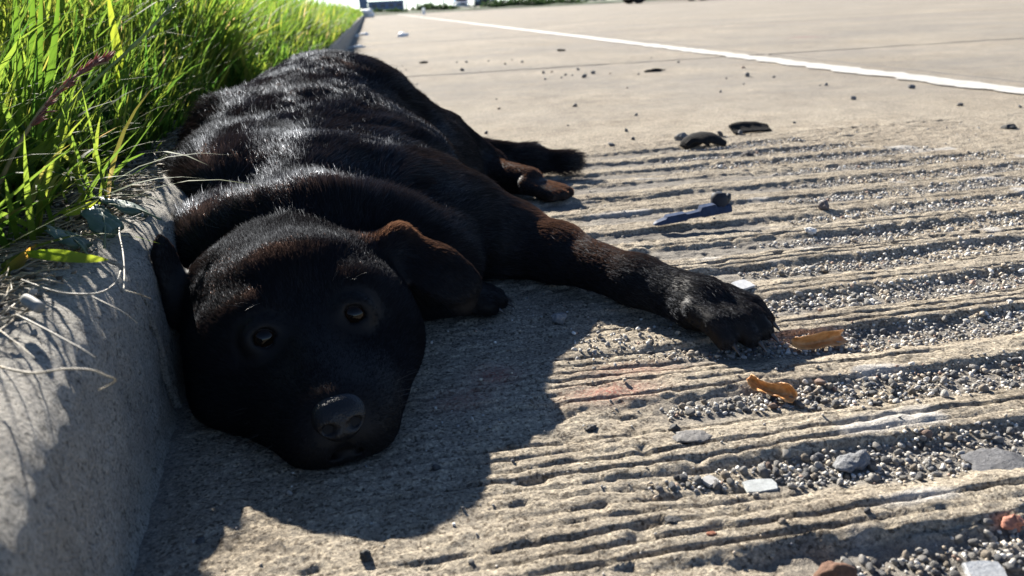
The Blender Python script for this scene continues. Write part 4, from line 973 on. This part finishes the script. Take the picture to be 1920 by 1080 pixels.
tag(link('soil_crumbs', me), 'loose soil crumbs and grit along the grass edge', 'soil crumbs', kind='stuff')

def straw_mat(name, a, b):
    N = Nodes(name); t = N.tex(90, 4).outputs[0]; N.set(Base_Color=N.ramp(t, [(.3, a), (.7, b)]), Roughness=.6); return N.m
M_straw = straw_mat('dry_straw', (.17, .13, .08), (.36, .29, .18)); M_root = straw_mat('bleached_stem', (.15, .125, .09), (.32, .28, .21))
bm = bmesh.new()
for i in range(540):
    y = rng.uniform(.36, 1.5) if i % 3 else rng.uniform(.40, .8); d_ = rng.normal(.01, .035); x = soil_edge(np.array(y)) - d_
    if x > float(x_foot(y)) - .045: continue
    a = rng.normal(-.3, .9); L_ = rng.uniform(.012, .065); bnd = rng.normal(0, .5); z0 = max(float(soil_h(np.array([x]), np.array([y]))[0]) if d_ > -.02 else .159, .159) + .001
    pts = [(x + L_ * (q - .5) * math.cos(a + bnd * q), y + L_ * (q - .5) * math.sin(a + bnd * q), z0 + .004 * rng.random() + .006 * q * rng.random()) for q in (0, .33, .66, 1)]
    pts = [(min(p[0], float(x_foot(p[1])) - .03), p[1], p[2]) for p in pts]
    tube_bm(bm, pts, [.0007, .0009, .0008, .0004], 4)
tag(link('straw_litter', bm_mesh('straw_litter', bm), M_straw), 'dry straw bits strewn over the kerb top', 'straw', kind='stuff')

def PT(u, v, z): x, y = gnd(u, v, z); return (x, y, z)
def stem(pts, r, label, mat, name='dry_stem', cat='dry stem', n=26, taper=True):
    P = smooth_path(pts, n); bm = bmesh.new(); rr = [r * (1 - .55 * i / n if taper else 1) * (1 + .25 * (i % 7 == 3)) for i in range(n)]
    tube_bm(bm, P, rr, 6); return tag(link(name, bm_mesh(name, bm), mat), label, cat)
stem([PT(40, 525, .168), PT(110, 548, .168), PT(180, 550, .167), PT(215, 532, .166), PT(226, 508, .168)], .0008, 'thick grey stem bent along the kerb top right of the stub', M_root)
stem([PT(30, 590, .168), PT(75, 612, .167), PT(120, 636, .165), PT(155, 655, .162), PT(180, 672, .158)], .0007, 'straight pale stem slanting down over the kerb edge', M_root)
stem([PT(0, 688, .166), PT(60, 700, .165), PT(120, 692, .166), PT(170, 694, .164), PT(200, 705, .160), PT(217, 712, .156), PT(205, 722, .152), PT(184, 732, .150)], .0007, 'yellow straw with a hooked tip hanging past the kerb edge', M_straw)
stem([PT(172, 556, .166), PT(205, 572, .163), PT(235, 588, .158), PT(258, 607, .150)], .0005, 'thin pale straw reaching over the kerb shoulder', M_root)
stem([PT(205, 398, .172), PT(222, 412, .172), PT(224, 440, .170), PT(230, 470, .168), PT(233, 505, .167), PT(232, 545, .166)], .0009, 'knobbly bleached root running down past the broad leaves', M_root, 'root', 'root')
stem([PT(222, 410, .172), PT(245, 408, .170), PT(270, 398, .168)], .0005, 'short pale twig forking off near the broad leaves', M_root, 'twig', 'twig')
stem([PT(0, 620, .167), PT(40, 650, .166), PT(65, 672, .165)], .0005, 'dry brown stalk at the left picture edge below the stub', M_straw)
stem([PT(235, 545, .167), PT(262, 552, .163), PT(282, 560, .150)], .0005, 'short straw touching the standing ear of the dog', M_straw)

# broad dark leaves
N = Nodes('broad_leaf'); t = N.tex(60, 5).outputs[0]
N.set(Base_Color=N.ramp(t, [(.3, (.018, .040, .022)), (.7, (.040, .075, .045))]), Roughness=.5, Normal=N.bump(N.tex(160, 4).outputs[0], .5, .002)); M_leaf = N.m
def leaf(pos, size, rot, tilt, label, lobes=3, seed=0):
    bm = bmesh.new(); grid = []; nu, nv = 15, 9
    for i in range(nu):
        q = i / (nu - 1); w = .42 * math.sin(math.pi * min(1, q ** .75 * .97 + .03)) * (1 + .16 * math.sin(q * lobes * 6.28 + seed)) + .01
        grid.append([bm.verts.new(Vector((q * size, j * w * size, size * (.10 * math.sin(q * 3.0) - .16 * j * j * (1 - q) + .06 * abs(j) + .025 * math.sin(q * 22 + abs(j) * 6 + seed))))) for j in np.linspace(-1, 1, nv)])
    for i in range(nu - 1):
        for j in range(nv - 1): bm.faces.new((grid[i][j], grid[i][j + 1], grid[i + 1][j + 1], grid[i + 1][j]))
    o = link('leaf', bm_mesh('leaf', bm), M_leaf); o.location = pos; o.rotation_euler = (tilt[0], tilt[1], rot); so = o.modifiers.new('thickness', 'SOLIDIFY'); so.thickness = .0006
    bm = bmesh.new(); tube_bm(bm, [(-size * .35, 0, -.004), (0, 0, .001), (size * .5, 0, size * .11), (size * .95, 0, size * .03)], [.0011, .0010, .0007, .0003], 5)
    link('midrib', bm_mesh('midrib', bm), straw_mat('leaf_rib', (.06, .09, .05), (.11, .14, .08)), o); return tag(o, label, 'leaf')
leaf(PT(150, 462, .168), .046, 2.4, (.55, -.2), 'broad dark green leaf nearest the lying grass blade', 3, 1)
leaf(PT(196, 440, .170), .040, 1.9, (.65, -.45), 'middle broad leaf standing upright between two others', 2, 2)
leaf(PT(268, 398, .168), .058, 2.75, (.35, -.15), 'broad toothed leaf reaching towards the neck of the dog', 4, 3)

# grey stub
bm = bmesh.new(); tube_bm(bm, [(0, 0, 0), (.004, 0, 0), (.010, 0, .0003), (.017, 0, 0), (.021, 0, 0), (.0218, 0, 0)], [.0042, .0048, .0048, .0048, .0046, .0040], 18)
o = link('stub', bm_mesh('stub', bm), plain('stub_paper', (.17, .17, .16), .7, .25, 120)); o.scale = (.82, .82, .82); o.location = PT(47, 560, .172); o.rotation_euler = (.1, .22, -.75)
tag(o, 'short pale grey cylindrical stub lying at the grass edge', 'stub')

# ------------------------------------------------------------------ single blades and stalks that stand out
M_blade = leaf_mat('single_blade', [(0, (.035, .075, .015)), (.5, (.075, .125, .018)), (.8, (.125, .155, .028)), (1, (.34, .20, .06))])
def at(u, v, y):
    r = CM @ _d(u, v); p = r * (y / r[1]); return (p[0], y, p[2] + CAM_H)
def long_blade(pts, width, label, tone, name='grass_shoot', cat='grass shoot', roll=0.0, n=22):
    P = smooth_path(pts, n); bm = bmesh.new(); g = []
    for i in range(n):
        d = P[min(i + 1, n - 1)] - P[max(i - 1, 0)]; d /= np.linalg.norm(d); v_ = np.array([0, 0, CAM_H]) * .6 + np.array([.2, 0, 0]) - P[i]; sd_ = np.cross(d, v_); sd_ /= np.linalg.norm(sd_); nn = np.cross(sd_, d)
        sd_ = sd_ * math.cos(roll) + nn * math.sin(roll); q = i / (n - 1); w = width / 2 * (min(1, .55 + q * 2) * (1 - max(0, (q - .35) / .65) ** 1.8) + .02)
        g.append([bm.verts.new(P[i] + sd_ * w * j + nn * w * .35 * (abs(j) - .5)) for j in (-1, 0, 1)])
    for i in range(n - 1):
        for j in range(2): bm.faces.new((g[i][j], g[i][j + 1], g[i + 1][j + 1], g[i + 1][j]))
    me = bm_mesh(name, bm); tn = np.repeat(np.interp(np.linspace(0, 1, n), np.linspace(0, 1, len(tone)), tone), 3); point_color(me, np.repeat(tn[:, None], 3, 1))
    return tag(link(name, me, M_blade), label, cat)
long_blade([at(-60, 400, .80), at(0, 338, .82), at(70, 285, .84), at(140, 226, .86)], .013, 'wide green blade leaning up from the left picture edge', [.4, .6, .7])
long_blade([at(-40, 600, .62), at(0, 540, .63), at(30, 497, .64), at(68, 458, .65)], .013, 'yellowing blade with a rusty tip in the lower left corner of the grass', [.6, .8, 1.0])
long_blade([at(-30, 492, .70), at(30, 462, .72), at(70, 440, .74), at(104, 420, .76)], .010, 'bright yellow green blade pointing at the broad leaves', [.7, .75, .8])
long_blade([at(58, 470, .80), at(78, 440, .79), at(80, 405, .80), at(70, 375, .81)], .008, 'short curved bright blade standing upright beside the broad leaves', [.6, .7, .8])
long_blade([PT(50, 476, .172), PT(105, 478, .176), PT(160, 484, .174), PT(203, 487, .170)], .0095, 'flat green blade lying across the kerb top below the leaves', [.5, .65, .8])
long_blade([PT(118, 402, .178), PT(150, 392, .186), PT(185, 374, .192)], .008, 'lit yellow green blade lying just above the broad leaves', [.7, .8, .8])
long_blade([at(230, 190, 1.35), at(222, 110, 1.34), at(212, 50, 1.33), at(201, -20, 1.32)], .014, 'broad upright sunlit blade rising behind the seed head', [.6, .75, .8])
for i, (u0, u1, w, nm) in enumerate([(46, 28, .009, 'leftmost tall dark blade of the upright clump'), (52, 62, .012, 'widest tall dark blade of the upright clump'), (58, 78, .010, 'tall dark blade at the middle of the upright clump'), (66, 112, .009, 'tall dark blade leaning right out of the upright clump')]):
    long_blade([at(u0, 345, 1.02 - .02 * i), at(lerp(u0, u1, .4), 210, 1.01 - .02 * i), at(lerp(u0, u1, .75), 90, 1.0 - .02 * i), at(u1, -30, .99 - .02 * i)], w, nm, [.05, .1, .15], roll=.5)  # low tones put the shade on the camera-facing sides into the blade colour
# long stalk with a thin spike
stalk = bpy.data.objects.new('grass_stalk', None); C.objects.link(stalk); tag(stalk, 'long straight green stalk slanting up right with a thin pale spike', 'grass stalk')
P = smooth_path([at(-40, 372, .93), at(60, 270, .93), at(180, 150, .92), at(250, 86, .92), at(332, 2, .91)], 40)
bm = bmesh.new(); tube_bm(bm, P, [.0022 - .0010 * i / 40 + .0008 * (i in (29, 30)) for i in range(40)], 6); link('stem', bm_mesh('stem', bm), straw_mat('stalk_green', (.10, .15, .04), (.20, .26, .09)), stalk)
def spikelets(P, count, ln0, r, spread, seed):
    r_ = random.Random(seed); bm = bmesh.new()
    for i in range(count):
        q = r_.random(); p = Vector(P[int(q * (len(P) - 1))]); d = (Vector(P[-1]) - Vector(P[0])).normalized()
        a = (d + Vector((r_.gauss(0, spread), r_.gauss(0, spread), r_.gauss(0, spread)))).normalized(); L_ = ln0 * r_.uniform(.6, 1.2)
        tube_bm(bm, [p, p + a * L_ * .5, p + a * L_], [r * .5, r, r * .1], 4)
    return bm
link('spike', bm_mesh('spike', spikelets(P[33:], 26, .012, .0009, .22, 3)), straw_mat('spike_pale', (.16, .18, .08), (.34, .34, .18)), stalk)
sh = bpy.data.objects.new('seed_head', None); C.objects.link(sh); tag(sh, 'reddish purple feathery grass seed head arching right over green blades', 'seed head')
P = smooth_path([at(-30, 420, .78), at(10, 320, .78), at(45, 255, .785), at(90, 190, .79), at(140, 145, .795), at(175, 124, .80), at(203, 117, .80)], 44)
bm = bmesh.new(); tube_bm(bm, P, [.0022 - .0012 * i / 44 for i in range(44)], 6); link('stem', bm_mesh('stem', bm), straw_mat('stalk_brown', (.16, .13, .05), (.26, .20, .09)), sh)
link('spikelets', bm_mesh('spikelets', spikelets(P[16:42], 200, .015, .0009, .15, 5)), leaf_mat('spikelet_purple', [(0, (.25, .125, .10)), (1, (.25, .125, .10))], .4), sh)

# ------------------------------------------------------------------ far scenery
M_far = plain('verge_grass', (.05, .07, .03), .9, .4, 3)
vx = np.linspace(-3, 80, 120); vp = [(0, -.05), (.4, .10), (2.5, .16), (9, .2), (40, .1), (240, -.2)]
Vf = np.array([[x, 56 + 0.16 * x + p[0] + .3 * math.sin(x * .7), p[1] + .04 * math.sin(x * 1.9) * (p[1] > 0)] for p in vp for x in vx]); i2 = np.arange(len(Vf)).reshape(len(vp), len(vx))
tag(link('far_verge', mesh_np('far_verge', Vf, np.stack([i2[:-1, :-1], i2[:-1, 1:], i2[1:, 1:], i2[1:, :-1]], -1).reshape(-1, 4)), M_far), 'dark grass verge where the road ends', kind='structure')
M_shrub = leaf_mat('shrub_leaf', [(0, (.018, .035, .016)), (1, (.045, .075, .03))], .3)
def shrub(x, y, w, h, label, seed):
    r_ = random.Random(seed); o = bpy.data.objects.new('shrub', None); C.objects.link(o); o.location = (x, y, .1); tag(o, label, 'shrub', 'shrubs along the far verge')
    n = 700; c = np.array([[r_.gauss(0, .30) * w, r_.gauss(0, .3) * w * .6, abs(r_.gauss(.0, .42)) * h * math.exp(-0) + .05] for _ in range(n)]); c[:, 2] *= 1 - .5 * np.clip(np.abs(c[:, 0]) / w, 0, 1)
    nn = np.random.default_rng(seed).normal(size=(n, 2, 3)) * .055
    V_ = np.concatenate([c - nn[:, 0], c + nn[:, 1], c + nn[:, 0], c - nn[:, 1]]); f_ = np.arange(n)[:, None] + np.array([[0, n, 2 * n, 3 * n]])
    me = mesh_np('foliage', V_, f_, False); point_color(me, np.repeat(np.random.default_rng(seed).random(4 * n)[:, None], 3, 1)); link('foliage', me, M_shrub, o)
    bm = bmesh.new()
    for k in range(4): tube_bm(bm, [(0, 0, -.1), (r_.gauss(0, .1) * w, 0, h * .3), (r_.gauss(0, .25) * w, r_.gauss(0, .1), h * .7)], [.04, .03, .01], 5)
    link('stems', bm_mesh('stems', bm), plain('bark%d' % seed, (.08, .06, .045), .9), o)
for i, (u, w, h, lb) in enumerate([(706, 1.4, .35, 'low dark shrub in front of the blue grey building'), (735, 1.5, .3, 'low shrub by the right end of the blue grey building'), (797, 2.0, .85, 'rounded dark shrub between the building and the parked cars, taller one'), (826, 1.8, .55, 'low shrub just left of the white car'), (925, 2.2, .9, 'dark shrub right beside the dark car'), (950, 2.4, 1.0, 'second shrub right of the dark car'), (978, 2.4, 1.1, 'third shrub right of the dark car'), (1010, 2.6, 1.0, 'shrub near the end of the verge row'), (1045, 2.6, .8, 'last shrub at the right end of the verge row')]):
    y = 58 + .16 * (u - 690) / 25; shrub((u - 690) / 1450 * y, y + 1.0, w, h * .62, lb, 600 + i)
M_wall = plain('blue_grey_cladding', (.13, .17, .25), .6, .12, .8); M_roof = plain('roof_metal', (.2, .23, .28), .5, .1, 1)
def box_bm(bm, c, s_):
    r = bmesh.ops.create_cube(bm, size=1, matrix=Matrix.Translation(c) @ Matrix.Diagonal((*s_, 1))); return r['verts']
b_ = bpy.data.objects.new('building', None); C.objects.link(b_); b_.location = (4.1, 190, -.1); tag(b_, 'low flat blue grey building with a tall slab at its left end', 'building')
bm = bmesh.new(); box_bm(bm, (.1, 4, 1.1), (8.1, 8, 2.2)); link('wall', bm_mesh('wall', bm, False), M_wall, b_)
bm = bmesh.new(); box_bm(bm, (.1, 4, 2.28), (8.4, 8.3, .16)); link('roof', bm_mesh('roof', bm, False), M_roof, b_)
bm = bmesh.new(); box_bm(bm, (-5.0, 3, 3.6), (1.9, 6, 7.2)); link('tower', bm_mesh('tower', bm, False), M_wall, b_)
for k in range(4):
    bm = bmesh.new(); box_bm(bm, (-2.6 + k * 1.9, -.03, 1.35), (1.1, .06, .7)); link('window', bm_mesh('window', bm, False), plain('far_glass%d' % k, (.05, .06, .08), .2), b_)
M_pole = plain('pole_steel', (.42, .42, .40), .6, .1, 2)
for i, (u, y, h, lb) in enumerate([(757, 150, 9, 'pale utility pole just right of the building'), (775, 165, 9, 'pale utility pole second from the building'), (800, 150, 10, 'pale utility pole above the taller round shrub'), (822, 140, 9, 'pale utility pole above the low shrub by the white car'), (862, 135, 9, 'pale utility pole between the white car and dark car'), (905, 150, 9, 'pale utility pole right of the dark car')]):
    o = bpy.data.objects.new('utility_pole', None); C.objects.link(o); o.location = ((u - 690) / 1450 * y, y, -.2); tag(o, lb, 'pole', 'poles beyond the verge')
    bm = bmesh.new(); tube_bm(bm, [(0, 0, 0), (0, 0, h * .5), (.001, 0, h)], [.17, .14, .10], 10); link('shaft', bm_mesh('shaft', bm), M_pole, o)
    bm = bmesh.new(); box_bm(bm, (0, -.15, h * .93), (2.2, .12, .14)); link('crossarm', bm_mesh('crossarm', bm, False), M_pole, o)
N = Nodes('car_glass'); N.set(Base_Color=(.02, .025, .03), Roughness=.05); M_glass = N.m
N = Nodes('lamp_glass'); N.set(Base_Color=(.75, .75, .75), Roughness=.08, Metallic=.8); M_lamp = N.m
M_tyre = plain('tyre', (.02, .02, .02), .8, .2, 20); M_rim = plain('rim', (.35, .35, .36), .35, .1, 10, metal=.8)
def car(x, y, rz, paint, label, L_=4.7, w=1.85, hb=.95, hr=1.72, rw=.36, name='car', cat='car', bed=False):
    o = bpy.data.objects.new(name, None); C.objects.link(o); o.location = (x, y, 0); o.rotation_euler = (0, 0, rz); tag(o, label, cat)
    N = Nodes(name + '_paint'); N.set(Base_Color=paint, Roughness=.3, Coat_Weight=.8, Coat_Roughness=.05)
    def prism(pl, wd, nm, mt, parent, bev=.06, taper=None):
        bm = bmesh.new(); A_ = [bm.verts.new((p[0], -wd / 2 * (taper[i] if taper else 1), p[1])) for i, p in enumerate(pl)]; B_ = [bm.verts.new((p[0], wd / 2 * (taper[i] if taper else 1), p[1])) for i, p in enumerate(pl)]
        bm.faces.new(A_); bm.faces.new(B_[::-1])
        for i in range(len(pl)): j = (i + 1) % len(pl); bm.faces.new((A_[i], B_[i], B_[j], A_[j]))
        bmesh.ops.bevel(bm, geom=bm.edges[:], offset=bev, segments=2, affect='EDGES'); return link(nm, bm_mesh(nm, bm, False), mt, parent)
    a = L_ / 2
    prism([(-a, .42), (-a + .1, .28), (a - .1, .26), (a, .45), (a - .03, .78), (a - .9, hb), (-a + .08, hb), (-a, .8)], w, 'body', N.m, o)
    r0 = -a + (.08 if not bed else 1.8)
    cb = prism([(r0, hb - .04), (r0 + .35, hr - .06), (r0 + .6, hr), (a - 2.1, hr), (a - 1.9, hr - .05), (a - 1.15, hb - .04)], w, 'cabin', N.m, o, .05, [.96, .8, .78, .78, .8, .94])
    for nm, pts in (('windscreen', [(a - 1.86, hr - .12), (a - 1.22, hb + .04)]), ('rear_window', [(r0 + .30, hr - .12), (r0 + .08, hb + .08)])):
        (x0, z0), (x1, z1) = pts; sg = 1 if nm == 'windscreen' else -1; bm = bmesh.new()
        vs = [bm.verts.new(p) for p in ((x0 + .05 * sg, -w * .37, z0), (x0 + .05 * sg, w * .37, z0), (x1 + .05 * sg, w * .43, z1), (x1 + .05 * sg, -w * .43, z1))]; bm.faces.new(vs); g_ = link(nm, bm_mesh(nm, bm, False), M_glass, cb); so = g_.modifiers.new('t', 'SOLIDIFY'); so.thickness = .02
    for sy_ in (-1, 1):
        bm = bmesh.new(); zc = (hb + hr) / 2; vs = [bm.verts.new(p) for p in ((r0 + .30, sy_ * w * .475, hb + .06), (a - 1.45, sy_ * w * .475, hb + .06), (a - 2.0, sy_ * w * .405, hr - .12), (r0 + .55, sy_ * w * .405, hr - .12))]; bm.faces.new(vs)
        g_ = link('side_window', bm_mesh('side_window', bm, False), M_glass, cb); so = g_.modifiers.new('t', 'SOLIDIFY'); so.thickness = .03; so.offset = 0
        bm = bmesh.new(); box_bm(bm, (a - .03, sy_ * w * .36, .70), (.12, .38, .17)); bmesh.ops.bevel(bm, geom=bm.edges[:], offset=.03, segments=2, affect='EDGES'); link('headlight', bm_mesh('headlight', bm), M_lamp, o)
        for xx in (-a + .85, a - .9):
            wh = bpy.data.objects.new('wheel', None); C.objects.link(wh); wh.parent = o; wh.location = (xx, sy_ * (w / 2 - .11), rw)
            for nm, r_, t_, mt in (('tyre', rw, .23, M_tyre), ('rim', rw * .62, .25, M_rim)):
                bm = bmesh.new(); bmesh.ops.create_cone(bm, cap_ends=True, segments=32, radius1=r_, radius2=r_, depth=t_, matrix=Matrix.Rotation(math.pi / 2, 4, 'X')); bmesh.ops.bevel(bm, geom=[e for e in bm.edges if abs(e.verts[0].co.y - e.verts[1].co.y) < 1e-4], offset=.03, segments=2, affect='EDGES'); link(nm, bm_mesh(nm, bm), mt, wh)
    bm = bmesh.new(); box_bm(bm, (a - .01, 0, .62), (.08, w * .42, .22)); link('grille', bm_mesh('grille', bm, False), M_tyre, o)
    return o
car(9.6, 70, -math.pi / 2, (.015, .018, .025), 'dark car seen head on at the end of the road', w=1.75)
car(12.6, 112, -math.pi / 2, (.6, .62, .65), 'pale car far behind, left of the dark car')
car(17.0, 45.5, math.pi, (.02, .022, .03), 'dark pickup truck seen side on across the road', L_=5.6, w=1.95, hb=1.15, hr=1.9, rw=.47, name='pickup_truck', cat='pickup truck', bed=True)
car(22.6, 82, -math.pi / 2, (.03, .04, .06), 'dark van head on, left of the pickup truck', L_=5.2, w=2.0, hb=1.25, hr=2.3, rw=.4, name='van', cat='van')
o = bpy.data.objects.new('marker_post', None); C.objects.link(o); o.location = (3.05, 46, 0); tag(o, 'small white marker post on the road edge before the shrubs', 'marker post')
bm = bmesh.new(); box_bm(bm, (0, 0, .18), (.16, .08, .36)); link('post', bm_mesh('post', bm, False), M_paper, o); bm = bmesh.new(); box_bm(bm, (0, -.045, .28), (.11, .01, .08)); link('reflector', bm_mesh('reflector', bm, False), M_lamp, o)
